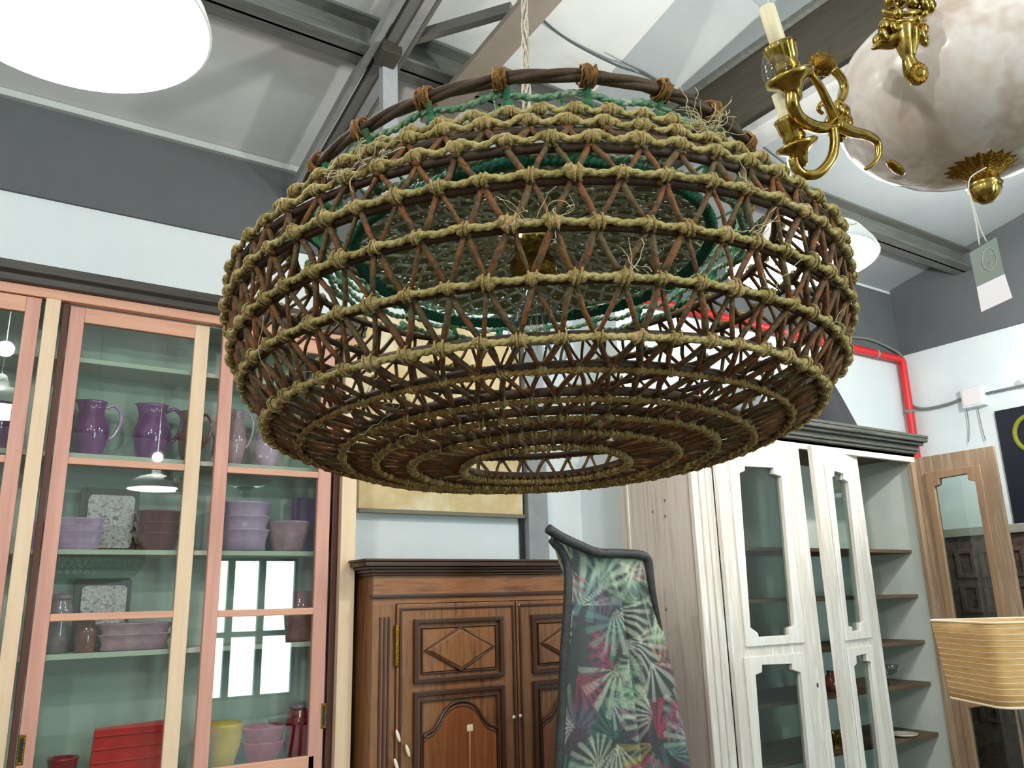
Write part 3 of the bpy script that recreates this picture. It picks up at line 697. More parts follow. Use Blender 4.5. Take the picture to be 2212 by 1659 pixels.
def leaf_door(par, O, u, px_l, px_r, ytop_px, glasses, mt, mt2, thick=.028, z0=.12, ztop=None, nm='door', glass=m_glass2, zlow=.35):
    """door leaf in the vertical plane through O along horizontal unit u; glasses given by pixel outlines"""
    n = V((-u.y, u.x, 0)); 
    if n.dot(CAM-O) > 0: n = -n          # n points away from the camera
    def pr(q): return onp(q[0], q[1], O, n)
    a, b = pr(px_l), pr(px_r); zt = pr(ytop_px).z if ztop is None else ztop
    outer = [V((a.x, a.y, z0)), V((b.x, b.y, z0)), V((b.x, b.y, zt)), V((a.x, a.y, zt))]
    hs = []
    for g in glasses:
        pts = [pr(q) for q in g[0]]
        if g[1]:   # runs below the picture: continue down
            l, r = pts[-1], pts[-2]
            pts[-2] = V((r.x, r.y, zlow)); pts[-1] = V((l.x, l.y, zlow))
        hs.append(pts)
    d = MB().prism(outer, n*thick, holes=hs).build(nm, mt, par, bevel=.002)
    md = MB()
    for h in hs:
        us = [(p_-O).dot(u) for p_ in h]; zs_ = [p_.z for p_ in h]
        e = .045; u0, u1, q0_, q1_ = min(us)-e, max(us)+e, min(zs_)-e, max(zs_)+e
        rc_ = [O+u*uu for uu in (u0, u1, u1, u0)]; rc_ = [V((p_.x, p_.y, z_)) for p_, z_ in zip(rc_, (q0_, q0_, q1_, q1_))]
        ii = [h[k] for k in range(len(h))]
        md.prism([p_-n*.012 for p_ in rc_], n*.012, holes=[[p_-n*.012 for p_ in ii]])
    md.build('moulding', mt2, d, bevel=.004)
    gl = MB()
    for h in hs: gl.prism([p_+n*.012 for p_ in h], n*.003)
    gl.build('pane', glass, d)
    return d, n, pr
g1 = [(1606, 1008), (1668, 1011), (1669, 1024), (1685, 1030), (1713, 1352), (1701, 1357), (1702, 1372), (1636, 1376), (1634, 1367), (1618, 1355), (1594.6, 1023), (1606, 1018)]
g1b = [(1643, 1436), (1708, 1434), (1709, 1447), (1727, 1453), (1743, 1659), (1642, 1659), (1629, 1456), (1643, 1452)]
g1b = [(1643, 1452), (1643, 1436), (1708, 1434), (1709, 1447), (1727, 1453), (1743, 1659), (1642, 1659), (1629, 1458)]
def close_low(g):   # reorder so that the last two points are the bottom right and bottom left ones
    return g
g1b = [(1629, 1458), (1643, 1452), (1643, 1436), (1708, 1434), (1709, 1447), (1727, 1453), (1743, 1659), (1640, 1659)]
O1 = V((0, YW-.03, 0))
dA, nA, pA = leaf_door(wc, O1, V((1, 0, 0)), (1548, 1020), (1733, 1040), None, [(g1, False), (g1b, True)], m_wwash, mat('whitewash_bright', (230, 228, 224), .65, var=[(218, 212, 204)], scale=3, stretch=(8, 8, .8)), ztop=ZW-.045)
kk = P(1766, 1480, 'Y', YW-.03); MB().ball(kk, .008, .004, .014).build('keyhole', m_gap, dA)
# second leaf, swung open
zz = ZW-.05
A = P(1756, 963, 'Z', zz); B = P(1851, 986, 'Z', zz)
u2 = V((B.x-A.x, B.y-A.y, 0)).normalized()
g2a = [(1799, 1018), (1819, 1024), (1819, 1036), (1829, 1042), (1863, 1345), (1853, 1349), (1861, 1362), (1838, 1365), (1836, 1355), (1829, 1353), (1794, 1031), (1799, 1029)]
g2a = [(1799, 1018), (1819, 1024), (1819, 1036), (1829, 1042), (1863, 1343), (1854, 1346), (1855, 1361), (1838, 1365), (1837, 1354), (1829, 1353), (1794, 1031), (1799, 1029)]
g2b = [(1841, 1440), (1847, 1434), (1846, 1417), (1868, 1412), (1870, 1428), (1878, 1431), (1902, 1659), (1867, 1659)]
dB, nB, pB = leaf_door(wc, V((A.x, A.y, 0)), u2, (1757, 1000), (1853, 1000), None, [(g2a, False), (g2b, True)], m_wwash, MATS['whitewash_bright'], ztop=zz)
# brown right-hand door, open at a right angle
O3 = V((wx1+.005, YW, 0))
g3a = [(2019, 1052), (2030, 1047), (2030, 1034), (2091, 1023), (2093, 1037), (2108, 1040), (2159, 1330), (2157, 1400), (2076, 1420), (2064, 1330)]
g3a = [(2019, 1052), (2030, 1047), (2030, 1034), (2091, 1023), (2093, 1037), (2108, 1040), (2168, 1400), (2074, 1412)]
g3b = [(2092, 1530), (2190, 1515), (2212, 1659), (2112, 1659)]
dC, nC, pC = leaf_door(wc, O3, V((0, -1, 0)), (1985, 1200), (2186, 1200), (2070, 975), [(g3a, False), (g3b, True)], m_brown, mat('brown_moulding', (138, 108, 80), .7, var=[(152, 124, 98)], scale=5, stretch=(10, 10, .8)))

# little things inside the white cabinet
def onshelf(px, k, dy=.2): x = PX(px, ysh[k][1], YW+dy); return V((x, YW+dy, zsh[k]))
m_clear = thin_glass('clear_glass', (235, 240, 238), 1.5, 2)
c = onshelf(1925, 3, .18); tag(MB().lathe([(.01, .0), (.03, 0), (.006, .01), (.006, .05), (.05, .08), (.06, .12), (.057, .12), (.045, .08), (.003, .055)], c, 24).build('glass_dish', m_clear, origin=c), 'clear glass dish beside the second open white door', 'glass dish')
c = onshelf(1950, 4, .16); tag(MB().lathe([(.01, 0), (.05, 0), (.085, .012), (.09, .02), (.08, .018), (.045, .006), (.01, .006)], c, 28).build('saucer', g_cream, origin=c), 'small cream saucer on the lowest visible cabinet shelf', 'saucer')
c = onshelf(1803, 4, .15)
o = thing('gilt_ornament', 'small gilt leaf ornament between the white doors', 'ornament', c)
b_ = MB()
for k in range(7):
    a_ = k*2*pi/7; b_.tube(smooth_path([c+V((0, 0, .02)), c+V((cos(a_)*.03, sin(a_)*.03, .06)), c+V((cos(a_)*.055, sin(a_)*.05, .09+.01*(k % 3)))], 4), [.005+.006*sin(pi*t/8) for t in range(9)], 6)
b_.build('leaves', m_brass, o); MB().lathe([(.01, 0), (.035, 0), (.03, .012), (.012, .02), (.01, .03)], c, 20).build('base', m_brassd, o)
c = onshelf(1796, 3, .2); tag(MB().lathe([(.01, 0), (.03, 0), (.045, .03), (.04, .07), (.02, .1), (.022, .12), (.01, .12)], c, 24).build('vase', g_brown, origin=c), 'small brown vase between the white doors', 'vase')

# black cone shades standing on the white cabinet
def cone_shade(pxc, pyb, pxr, ptop, label, Y=3.32):
    zb_ = ZW+.12; c = P(pxc, pyb, 'Y', Y); r = (PX(pxr, pyb, Y)-c.x)*.68; c.z = zb_
    h = P(pxc, ptop, 'Y', Y).z-zb_
    t = thing('conical_lampshade', label, 'lampshade', c)
    MB().lathe([(r, 0), (r*.98, .005), (r*.72, h*.5), (r*.42, h), (r*.41, h), (r*.7, h*.5), (r*.97, .005)], c, 40).build('shade', mat('black_shade', (40, 42, 46), .7), t)
    MB().tube([c+V((r*.42*cos(a), r*.42*sin(a), h)) for a in th], .004, 6, closed=True).build('ring', m_black, t)
cone_shade(1752, 930, 1838, 800, 'black cone lampshade standing on the white cabinet')
# carved wardrobe behind the brown door
wz = P(2045, 1153, 'X', 6.0)
wd = thing('carved_wardrobe', 'dark carved wardrobe seen through the brown door pane', 'wardrobe', (6.2, 2.5, 0))
y0w, y1w = 1.9, P(2040, 1200, 'X', 5.98).y
m_carv = mat('carved_dark', (70, 52, 46), .55, var=[(92, 74, 66), (54, 40, 36)], scale=14, bump=.8, bscale=30)
MB().box(6.0, 6.42, y0w, y1w, 0, wz.z-.03).build('carcass', m_carv, wd)
MB().box(5.97, 6.42, y0w, y1w+.02, wz.z-.03, wz.z+.03).build('top', mat('grey_top', (150, 148, 138), .6), wd, bevel=.005)
pm = MB()
ny = 5
for r_ in range(5):
    for c_ in range(ny):
        ya_ = y1w-.04-(c_+1)*.17; za_ = wz.z-.08-(r_+1)*.24
        pm.prism([(5.985, ya_, za_), (5.985, ya_+.14, za_), (5.985, ya_+.14, za_+.2), (5.985, ya_, za_+.2)], (.02, 0, 0), holes=[[(5.985, ya_+.03, za_+.03), (5.985, ya_+.11, za_+.03), (5.985, ya_+.11, za_+.17), (5.985, ya_+.03, za_+.17)]])
pm.build('panel_moulding', mat('carved_light', (96, 80, 80), .5, var=[(80, 62, 56)], scale=20), wd, bevel=.004)

# ------------------------------------------------------------------ straw lampshade at the lower right
DS = 2.0
t1 = Q(2130, 1346, DS); hx = V((cos(radians(12)), sin(radians(12)), 0)); 
sc_ = Q(2184, 1430, DS+.14)
zt_, zb_ = Q(2144, 1348, DS-.02).z, Q(2165, 1533, DS-.02).z
ctr = V((sc_.x+.012, sc_.y, 0))
sh = thing('table_lamp', 'table lamp with a square straw shade at the lower right', 'lamp', (ctr.x, ctr.y, .75))
def rsq(half, z, r=.03, n=6, rot=radians(-31)):
    out = []
    for sx, sy, a0 in ((1, -1, -pi/2), (1, 1, 0), (-1, 1, pi/2), (-1, -1, pi)):
        for k in range(n+1):
            a = a0+pi/2*k/n; x = sx*(half-r)+r*cos(a); y = sy*(half-r)+r*sin(a)
            out.append(V((ctr.x+x*cos(rot)-y*sin(rot), ctr.y+x*sin(rot)+y*cos(rot), z)))
    return out
ht, hb = .140, .124
def shellsq(z0, z1, h0, h1, rows, name, m, par, th_=.003):
    vs = []; K = 28
    for j in range(rows+1):
        t = j/rows; vs += rsq(h0+(h1-h0)*t, z0+(z1-z0)*t)
    fs = [(j*K+i, j*K+(i+1) % K, (j+1)*K+(i+1) % K, (j+1)*K+i) for j in range(rows) for i in range(K)]
    return MB().add(vs, fs, True).build(name, m, par, solid=th_)
shd = shellsq(zb_, zt_, hb, ht, 6, 'shade', m_shade, sh)
tr_ = MB(); tr_.tube(rsq(ht+.001, zt_, .031), .0035, 6, closed=True).tube(rsq(hb+.001, zb_, .031), .0035, 6, closed=True); tr_.build('binding', m_trim, sh)
sr = MB()
for k in range(1, 14):
    t = k/14; sr.tube(rsq(hb+(ht-hb)*t+.0017, zb_+(zt_-zb_)*t, .031), .0008, 4, closed=True)
sr.build('pale_stripes', m_trim, sh)
MB().tube([V((ctr.x, ctr.y, .78)), V((ctr.x, ctr.y, zb_+.05))], .012, 12).build('stem', mat('lamp_steel', (110, 130, 150), .25, .9), sh)
MB().lathe([(.001, .75), (.09, .75), (.09, .765), (.03, .78), (.012, .8)], (ctr.x, ctr.y, 0), 32).build('base', m_black, sh)
sp_ = MB()
for k in range(3): a_ = k*2*pi/3; sp_.tube([V((ctr.x, ctr.y, zb_+.05)), V((ctr.x+cos(a_)*.118, ctr.y+sin(a_)*.118, zb_+.02))], .002, 5)
sp_.build('spider', m_steel, sh)
tbn = thing('side_table', 'small dark table carrying the straw shaded lamp', 'table', (ctr.x, ctr.y, 0))
MB().lathe([(.001, .72), (.26, .72), (.27, .735), (.26, .75), (.001, .75)], (ctr.x, ctr.y, 0), 40).build('tabletop', m_blackw, tbn)
for k in range(3): a_ = k*2*pi/3; MB().tube([V((ctr.x+cos(a_)*.08, ctr.y+sin(a_)*.08, .73)), V((ctr.x+cos(a_)*.2, ctr.y+sin(a_)*.2, 0))], .014, 8).build('leg', m_blackw, tbn)

# ------------------------------------------------------------------ dish lamps
LAMPS = [((.045, 1.74, 2.83), 'round white dish lamp at the top left corner'), (tuple(P(1730, 570, 'Z', 2.83)), 'round white dish lamp glowing behind the right side of the basket'),
         ((-2.0, -.6, 2.83), 'unseen white dish lamp added for fill, on the left behind the camera'), ((1.6, -1.6, 2.83), 'unseen white dish lamp added for fill behind the camera'), ((4.95, 1.75, 2.95), 'round white dish lamp outside the right edge near the white cabinet')]  # the two behind the camera are unseen, added for general fill light
LE = 14
def dish_lamp(c, label):
    c = V(c); t = thing('dish_lamp', label, 'pendant lamp', c, None)
    R = .28
    pr = [(R, 0), (R*1.02, .004), (R*.99, .03), (R*.86, .085), (R*.6, .13), (R*.3, .155), (.05, .165), (.045, .2), (.03, .24), (.012, .25)]
    MB().lathe(pr, c, 48).build('shade', m_enamel, t)
    MB().lathe([(.001, -.004), (R*.5, -.003), (R*.985, .004)], c, 48).build('diffuser', emit('lamp_glow', (255, 252, 246), LE), t)
    MB().tube([c+V((0, 0, .24)), V((c.x, c.y, roofz(c.y) if c.y > YRID else roofz(YRID)-.21*(YRID-c.y)))], .004, 6).build('cord', m_enamel, t)
for c, l in LAMPS: dish_lamp(c, l)
def point(name, loc, e, size=.04, col=(1, .97, .92)):
    l = bpy.data.lights.new(name, 'POINT'); l.energy = e; l.shadow_soft_size = size; l.color = col
    o = bpy.data.objects.new(name, l); COL.objects.link(o); o.location = loc; return o

# ------------------------------------------------------------------ basket lamp
BC = V((.686, .961, 2.018)); bn = V((sin(.004), sin(.051), 1)).normalized(); be1 = V((0, 1, 0)).cross(bn).normalized(); be2 = bn.cross(be1)
RZ = [.165, .093, .052, .012, -.033, -.083, -.132, -.182, -.203, -.216, -.223, -.229, -.231]
RR = [.346, .372, .412, .440, .447, .439, .420, .389, .345, .292, .243, .190, .120]
def bp(r, z, a): return BC+bn*z+(be1*cos(a)+be2*sin(a))*r
bk = thing('basket_lamp', 'big rusty cane basket pendant lamp with knotted olive cords', 'pendant lamp', BC)
NK = 60
def jit(s): return random.uniform(-s, s)
ang = []
for i in range(13):
    ang.append([2*pi*(k+.5*(i % 2))/NK+jit(.010) for k in range(NK)])
def nrm(i):   # outward normal of profile at ring i
    a, b = max(0, i-1), min(12, i+1); tr, tz = RR[b]-RR[a], RZ[b]-RZ[a]; L = sqrt(tr*tr+tz*tz) or 1
    return -tz/L, tr/L
def wob(i, a): return .004*sin(3*a+i*1.7)+.003*sin(5*a-i*2.3)
NEAR = []
for i in range(13):
    nr, nz = nrm(i)
    K = 240
    if i == 0:
        hp = MB()
        for s in range(3):
            ph = s*2.1
            hp.tube([bp(RR[0]+.006*cos(a*9+ph)*.6+wob(0, a), RZ[0]+.006*sin(a*9+ph)*.6, a) for a in [2*pi*k/K for k in range(K)]], .0055, 6, closed=True)
        ho = hp.build('rim_hoop', m_hoop, bk)
        NL = 22
        for k in range(NL):
            a = 2*pi*k/NL+jit(.03); lb = MB()
            for s in range(7):
                da = (s-3)*.007; c0 = bp(RR[0]+wob(0, a), RZ[0], a+da); M = []
                for q in range(10):
                    b = 2*pi*q/10; M.append(c0+(be1*cos(a)+be2*sin(a))*(.0125*cos(b))+bn*(.0125*sin(b))+be2*((s % 3-1)*.002*sin(b))+V((jit(.002), jit(.002), jit(.002))))
                lb.tube(M, random.uniform(.0014, .0026), 5, closed=True)
            lb.build('lashing', m_rust, ho)
        continue
    ir, iz = RR[i]-nr*.006, RZ[i]-nz*.006
    hp = MB().tube([bp(ir+wob(i, a)*.6, iz, a) for a in [2*pi*k/K for k in range(K)]], .0055, 6, closed=True)
    ho = hp.build('hoop', m_hoop, bk)
    # cord carried outside the hoop, sagging slightly between the knots; two strands twisted
    cd_ = MB(); K2 = NK*10; ph0 = pi*(i % 2)
    for st_ in range(2):
        pts = []
        for k in range(K2):
            a = 2*pi*k/K2; kn_ = cos(NK*a-ph0); o_ = .0045+.0014*kn_; tw = NK*2*a+st_*pi
            if i in (1, 2, 3): dzv = .0028*kn_
            else: dzv = .0012*kn_
            pts.append(bp(RR[i]+nr*o_+wob(i, a)*.6+.0014*cos(tw), RZ[i]+nz*o_+dzv+.0014*sin(tw)+.003*(nr > .2), a))
        cd_.tube(pts, .0031 if i < 8 else .0026, 5, closed=True)
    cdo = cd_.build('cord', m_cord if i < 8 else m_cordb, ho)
    for k in range(NK):
        kt = MB(); a = ang[i][k]; sc = random.uniform(.85, 1.25)*(.9 if i < 8 else .55); ca_, sa_ = cos(a), sin(a)
        rad = be1*ca_+be2*sa_; tan = be2*ca_-be1*sa_; nn = rad*nr+bn*nz; mer = nn.cross(tan)
        c0 = bp(RR[i]+wob(i, a)*.6, RZ[i]+.003*(nr > .2), a)+nn*.004
        M = Matrix((tan, mer, nn)).transposed() @ Matrix.Rotation(jit(.4), 3, 'Z')
        kt.ball(c0, .0105*sc, .0075*sc, .0062*sc, n=8, m=6, M=M)
        # wrap turns over the knot
        kt.ball(c0+tan*(.006*sc*random.choice((-1, 1)))+mer*jit(.003), .0062*sc, .0062*sc, .0062*sc, n=7, m=5, M=M)
        for s in (-1, 1):
            w0 = c0+tan*(s*.003*sc+jit(.001)); sk_ = jit(.5)
            kt.tube([w0+mer*(.0088*sc*cos(b))+nn*(.0068*sc*sin(b))+tan*(sk_*.006*cos(b)) for b in [2*pi*q/9 for q in range(9)]], .0014, 4, closed=True)
        NEAR.append(((c0-CAM).length+(0 if nn.dot(CAM-c0) > 0 else 1)+(.12 if i >= 8 else 0), kt, i))
def split_parts(items, one, many, mt, keep=100):
    items.sort(key=lambda q: q[0]); rest = MB()
    for d_, mb_, i_ in items[:keep]: mb_.build(one, mt, bk)
    for d_, mb_, i_ in items[keep:]: rest.v_off = len(rest.v); rest.f += [tuple(q+len(rest.v) for q in f_) for f_ in mb_.f]; rest.v += mb_.v; rest.sm += mb_.sm
    rest.build(many, mt, bk, kind='stuff')
split_parts(NEAR, 'knot', 'knots', m_knot)
CANES = []
# sticks, band by band
for i in range(1, 12):
    nr0, nz0 = nrm(i); nr1, nz1 = nrm(i+1)
    for k in range(NK):
        a0 = ang[i][k]
        for d in (-.5, .5):
            kk = int(round(k+.5*(i % 2)+d-.5*((i+1) % 2))) % NK
            a1 = ang[i+1][kk]
            if random.random() < .015: continue
            p0 = bp(RR[i]-nr0*.002+wob(i, a0)*.6, RZ[i]-nz0*.002, a0+jit(.007)); p1 = bp(RR[i+1]-nr1*.002, RZ[i+1]-nz1*.002, a1+jit(.007))
            e = (p1-p0)*.12; p0 -= e; p1 += e
            md_ = (p0+p1)/2+V((jit(.003), jit(.003), jit(.002)))
            r = random.uniform(.0026, .0042)*(1 if i < 8 else .9)
            if i == 11 and random.random() < .25: continue
            sk = MB(); sk.tube([p0, md_, p1], [r, r*.95, r*random.uniform(.75, 1.1)], 6)
            CANES.append(((md_-CAM).length+(.1 if i >= 8 else 0), sk, i))
split_parts(CANES, 'cane', 'canes', m_stick)
# green collar between the rim and first ring
gc = MB()
NG = 22
def gpt(t, a): return bp(.338-.02*t, .150-.075*t, a)
for t in (.05, .33, .62, .95):
    for st_ in range(2):
        gc.tube([gpt(t, a)+bn*(.0022*sin(a*80+st_*pi)+.004*cos(NG*a))+(be1*cos(a)+be2*sin(a))*(.0022*cos(a*80+st_*pi)) for a in [2*pi*k/330 for k in range(330)]], .0032, 5, closed=True)
gc.build('green_rope', m_grope, bk)
m_tie = mat('green_rope_dark', (62, 96, 62), .85, var=[(30, 110, 80), (84, 100, 60)], scale=30, bump=.6, bscale=200)
for k in range(NG):
    gv = MB(); a = 2*pi*(k+.1)/NG
    pts = [bp(RR[0], RZ[0]-.008, a), gpt(.1, a), gpt(.3, a+.015), gpt(.6, a), gpt(.95, a-.01), bp(RR[1]-.02, RZ[1]+.01, a)]
    gv.tube(smooth_path(pts, 4), .005, 6); gv.ball(gpt(.2, a), .009, .009, .008); gv.ball(gpt(.62, a), .008); gv.build('rope_tie', m_tie, bk)
# stay strings from ring 1 rim up to rim hoop
ZN, RN = .103, .272
nd = MB()
def npt(r, a): return bp(r, ZN+.035*(1-(r/RN)**2), a)
rows = 10
for j in range(rows):
    r0_ = .045+(RN-.045)*j/rows; r1_ = .045+(RN-.045)*(j+1)/rows
    M_ = 34
    for k in range(M_):
        a = 2*pi*(k+.5*(j % 2))/M_
        p0 = npt(r0_+jit(.003), a+jit(.02))
        for d in (-.5, .5):
            p1 = npt(r1_+jit(.003), a+2*pi*d/M_+jit(.02)); nd.tube([p0, (p0+p1)/2+V((jit(.003), jit(.003), jit(.002))), p1], .0028, 4)
nd.build('net_disc', m_net, bk)
cl = MB(); K = 72; vs = []; fs = []
R5 = [.04, .09, .14, .19, .24, .270]
for r in R5: vs += [npt(r, 2*pi*k/K)+bn*.010 for k in range(K)]
for j in range(len(R5)-1):
    for k in range(K): fs.append((j*K+k, j*K+(k+1) % K, (j+1)*K+(k+1) % K, (j+1)*K+k))
mc = m_netcloth
nt = mc.node_tree; bb = nt.nodes['Principled BSDF']
wv = nt.nodes.new('ShaderNodeTexVoronoi'); wv.feature = 'DISTANCE_TO_EDGE'; wv.inputs['Scale'].default_value = 95
gtn = nt.nodes.new('ShaderNodeMath'); gtn.operation = 'LESS_THAN'; gtn.inputs[1].default_value = .3
tcn = nt.nodes.new('ShaderNodeTexCoord'); nt.links.new(tcn.outputs['Object'], wv.inputs['Vector']); nt.links.new(wv.outputs['Distance'], gtn.inputs[0]); nt.links.new(gtn.outputs[0], bb.inputs['Alpha'])
cl.add(vs, fs, True).build('net_cloth', mc, bk)
rmr = MB()
for st_ in range(3):
    rmr.tube([bp(RN+.004*cos(a*60+st_*2.1)+.004*sin(5*a), ZN-.004+.005*sin(a*60+st_*2.1)+.004*sin(3*a), a) for a in [2*pi*k/400 for k in range(400)]], .0055, 6, closed=True)
rmr.build('net_rim_rope', m_teal, bk)
# drop cloth of dark net below the rim at the far left, and stays to ring 1
for k in range(26):
    a = 2*pi*(k+.3)/26
    MB().tube(smooth_path([bp(RN, ZN, a), bp(.30, ZN+.012, a+.03), bp(.325, .128, a+.05), bp(RR[0]-.02, RZ[0]-.012, a+.04)], 3), .0026, 5).build('stay_rope', m_grope, bk)
# socket, cap, bulb
MB().lathe([(.001, .235), (.055, .23), (.06, .215), (.05, .198), (.03, .19), (.001, .19)], BC, 28, be1, be2, bn).build('ceiling_cap', mat('cap_brown', (74, 54, 30), .5), bk)
so_ = MB().lathe([(.012, .13), (.022, .12), (.024, .07), (.028, .065), (.028, .02), (.024, .015), (.001, .015)], BC, 28, be1, be2, bn)
for _p in so_.v: _p += bn*.065
sko = so_.build('socket', m_brass, bk)
MB().lathe([(.03, .03), (.036, .025), (.036, .0), (.03, -.006), (.001, -.006)], BC+bn*.065, 28, be1, be2, bn).build('socket_skirt', m_brassd, sko)
bu = MB().lathe([(.013, -.004), (.016, -.02), (.028, -.045), (.042, -.075), (.047, -.105), (.042, -.135), (.026, -.155), (.001, -.162)], BC+bn*.065, 32, be1, be2, bn)
blb = bu.build('bulb', m_bulb, bk)
MB().lathe([(.008, -.004), (.007, -.03), (.004, -.05), (.003, -.075)], BC+bn*.065, 12, be1, be2, bn).build('glass_stem', m_bulb, blb)
fl = MB()
for k in range(6):
    a = 2*pi*k/6; fl.tube([BC+bn*.015+(be1*cos(a)+be2*sin(a))*.006, BC+bn*-.05+(be1*cos(a)+be2*sin(a))*.018], .0006, 4)
fl.build('filament', mat('filament', (190, 170, 130), .4, .8), blb)
# suspension cord: lacy double cord
sc2 = MB(); top = V((BC.x+bn.x*1.2, BC.y-.03, roofz(BC.y)))
b0_ = BC+bn*.23
N_ = 260
for s in range(4):
    sc2.tube([b0_.lerp(top, k/N_)+RT*(.0048*cos(k*.35+s*pi/2)*(1+.3*sin(k*.11)))+FW*(.0035*sin(k*.7+s*pi/2)) for k in range(N_+1)], .0022, 5)
sc2.build('suspension_cord', m_lace, bk)
# frayed ends
fy = MB()
def fray(i, adeg, n=9, L=.03, r=.0005, side=0):
    a0 = radians(adeg)
    for k in range(n):
        a = a0+jit(.05); nr, nz = nrm(i); p = bp(RR[i]+.01, RZ[i]+.004, a); pts = [p]
        d = (be1*cos(a)+be2*sin(a))*jit(.6)+bn*random.uniform(-.2, 1)+(be2*cos(a)-be1*sin(a))*jit(1.3); d.normalize()
        for s in range(6):
            d = (d+V((jit(.7), jit(.7), jit(.7)))).normalized(); p = p+d*(L/6); pts.append(p)
        fy.tube(smooth_path(pts, 3), r, 4)
for (i, ad, n, L) in ((1, -93, 26, .05), (1, -92, 14, .04), (3, -148, 14, .04), (5, -125, 10, .04), (6, -112, 6, .04), (7, -175, 2, .10), (8, -165, 4, .06), (9, -165, 3, .05), (4, -95, 8, .03), (5, -95, 5, .04), (6, -90, 4, .05), (10, -160, 3, .05), (3, -60, 4, .03), (6, -70, 3, .04)):
    fray(i, ad, n, L)
fy.build('frayed_ends', m_fray, bk, kind='stuff')

# ------------------------------------------------------------------ chandelier
DC = 1.9
fin = Q(2128, 410, DC)
ch = thing('chandelier', 'gilt chandelier with an alabaster bowl and candle arms at the upper right', 'chandelier', V((fin.x, fin.y, fin.z)))
ax = V((fin.x, fin.y, 0)); sB = DC/FPX
zb0 = Q(2108, 352, DC).z; RB = .29
def lob(a, i):
    return 1+.035*abs(sin(4*a+.6))*(1 if 2 < i < 16 else .3)
prB = []
for k in range(19):
    t = -pi/2+pi*k/18*.98+.04; prB.append((RB*max(.02, cos(t))**.85, .205*sin(t)))
MB().lathe(prB, (ax.x, ax.y, zb0+.20), 96, fn=lob).build('bowl', m_alab, ch)
# bottom acanthus cap
zc = zb0
cap = MB()
def cf(a, i): return 1+(.10*sin(18*a)+.05*sin(36*a))*(1 if i > 3 else 0)
cap.lathe([(.001, -.06), (.024, -.056), (.029, -.044), (.033, -.032), (.05, -.012), (.084, .008), (.1, .03), (.095, .034), (.066, .014)], (ax.x, ax.y, zc), 108, fn=cf)
cap.build('bottom_cap', m_brassd, ch)
fz = Q(2128, 410, DC).z
fb = MB().lathe([(.001, -.034), (.014, -.032), (.029, -.018), (.035, 0), (.035, .006), (.039, .010), (.035, .015), (.034, .03), (.028, .04), (.03, .06)], (ax.x, ax.y, fz), 60, fn=lambda a, i: 1+.03*sin(16*a)*(i < 4))
fb.build('finial', m_brass, ch)
# arms described in a vertical plane towards the left; each group: two candles
def lv(q, d=DC): return Q(q[0], q[1], d)
def volute(pts, r0, r1, name, m=m_brass, d=DC, n=5):
    P_ = smooth_path([lv(q, q[2] if len(q) > 2 else d) for q in pts], n); K = len(P_)
    return MB().tube(P_, [r0+(r1-r0)*k/(K-1) for k in range(K)], 12).build(name, m, ch)
dA_ = 1.66; dB_ = 1.72
def tilt(c0, d): return (lv((c0[0]-32, c0[1]-100), d)-lv(c0, d)).normalized()
TA = tilt((1700, 150), 1.65); TE1 = TA.cross(FW).normalized(); TE2 = TA.cross(TE1)
TB = dict(e1=TE1, e2=TE2, ax=TA)
def cup(cx, cy, d, sc=1.0, name='candle_cup'):
    c = lv((cx, cy), d)   # pan centre
    pan = [(.006, -.045), (.012, -.04), (.015, -.026), (.024, -.012), (.043, -.003), (.047, .004), (.044, .008), (.02, .006), (.018, .012)]
    MB().lathe([(a*sc, b*sc) for a, b in pan], c, 40, **TB).build('drip_pan', m_brass, ch)
    cupp = [(.012, .008), (.022, .012), (.026, .02), (.023, .03), (.026, .036), (.029, .06), (.031, .066), (.028, .07), (.022, .07), (.02, .03)]
    MB().lathe([(a*sc, b*sc) for a, b in cupp], c, 48, **TB, fn=lambda a, i: 1+.045*sin(12*a)*(4 <= i <= 6)).build(name, m_brass, ch)
    return c
c1 = cup(1706, 172, dA_, 1.08)
cs = MB().lathe([(.001, .03), (.0165, .03), (.0165, .155), (.013, .158), (.001, .158)], c1, 28, **TB).build('candle_sleeve', m_candle, ch)
blbp = [(.012, .165), (.014, .175), (.024, .195), (.027, .215), (.022, .24), (.01, .262), (.001, .27)]
MB().lathe([(a, b-.008) for a, b in blbp], c1, 28, **TB).build('candle_bulb', m_bulb, ch)
c2 = cup(1722, 318, dB_, .95)
MB().lathe([(.001, .03), (.0175, .03), (.0175, .12), (.001, .122)], c2, 28, **TB).build('candle_sleeve', m_candle, ch)
MB().lathe([(a*.9, b*.9-.03) for a, b in blbp], c2, 28, **TB).build('candle_bulb', m_bulb, ch)
# crystal bobeches hints
MB().ball(c1+V((-.03, -.0, .02)), .024, .024, .034, n=16, m=10).build('glass_drop', m_bulb, ch)
# main scrolling arms
volute([(1712, 196, dA_), (1712, 226, dA_), (1726, 254, dA_+.02), (1752, 271, dA_+.04), (1782, 276, dA_+.06), (1812, 262, dA_+.09), (1826, 250, dA_+.12)], .014, .012, 'arm')
volute([(1752, 160, dA_), (1772, 188, dA_+.02), (1788, 222, dA_+.05), (1800, 250, dA_+.08), (1808, 276, dA_+.1)], .007, .013, 'arm_scroll')
volute([(1714, 342, dB_), (1720, 362, dB_), (1738, 378, dB_), (1768, 374, dB_), (1794, 346, dB_), (1803, 310, dB_), (1800, 275, dB_)], .012, .010, 'arm')
volute([(1800, 150, 1.8), (1818, 170, 1.8), (1824, 196, 1.8), (1812, 222, 1.78), (1796, 240, 1.76)], .010, .009, 'arm_scroll')
volute([(1788, 232, 1.74), (1776, 222, 1.74), (1768, 236, 1.74), (1778, 246, 1.74)], .006, .004, 'arm_scroll')
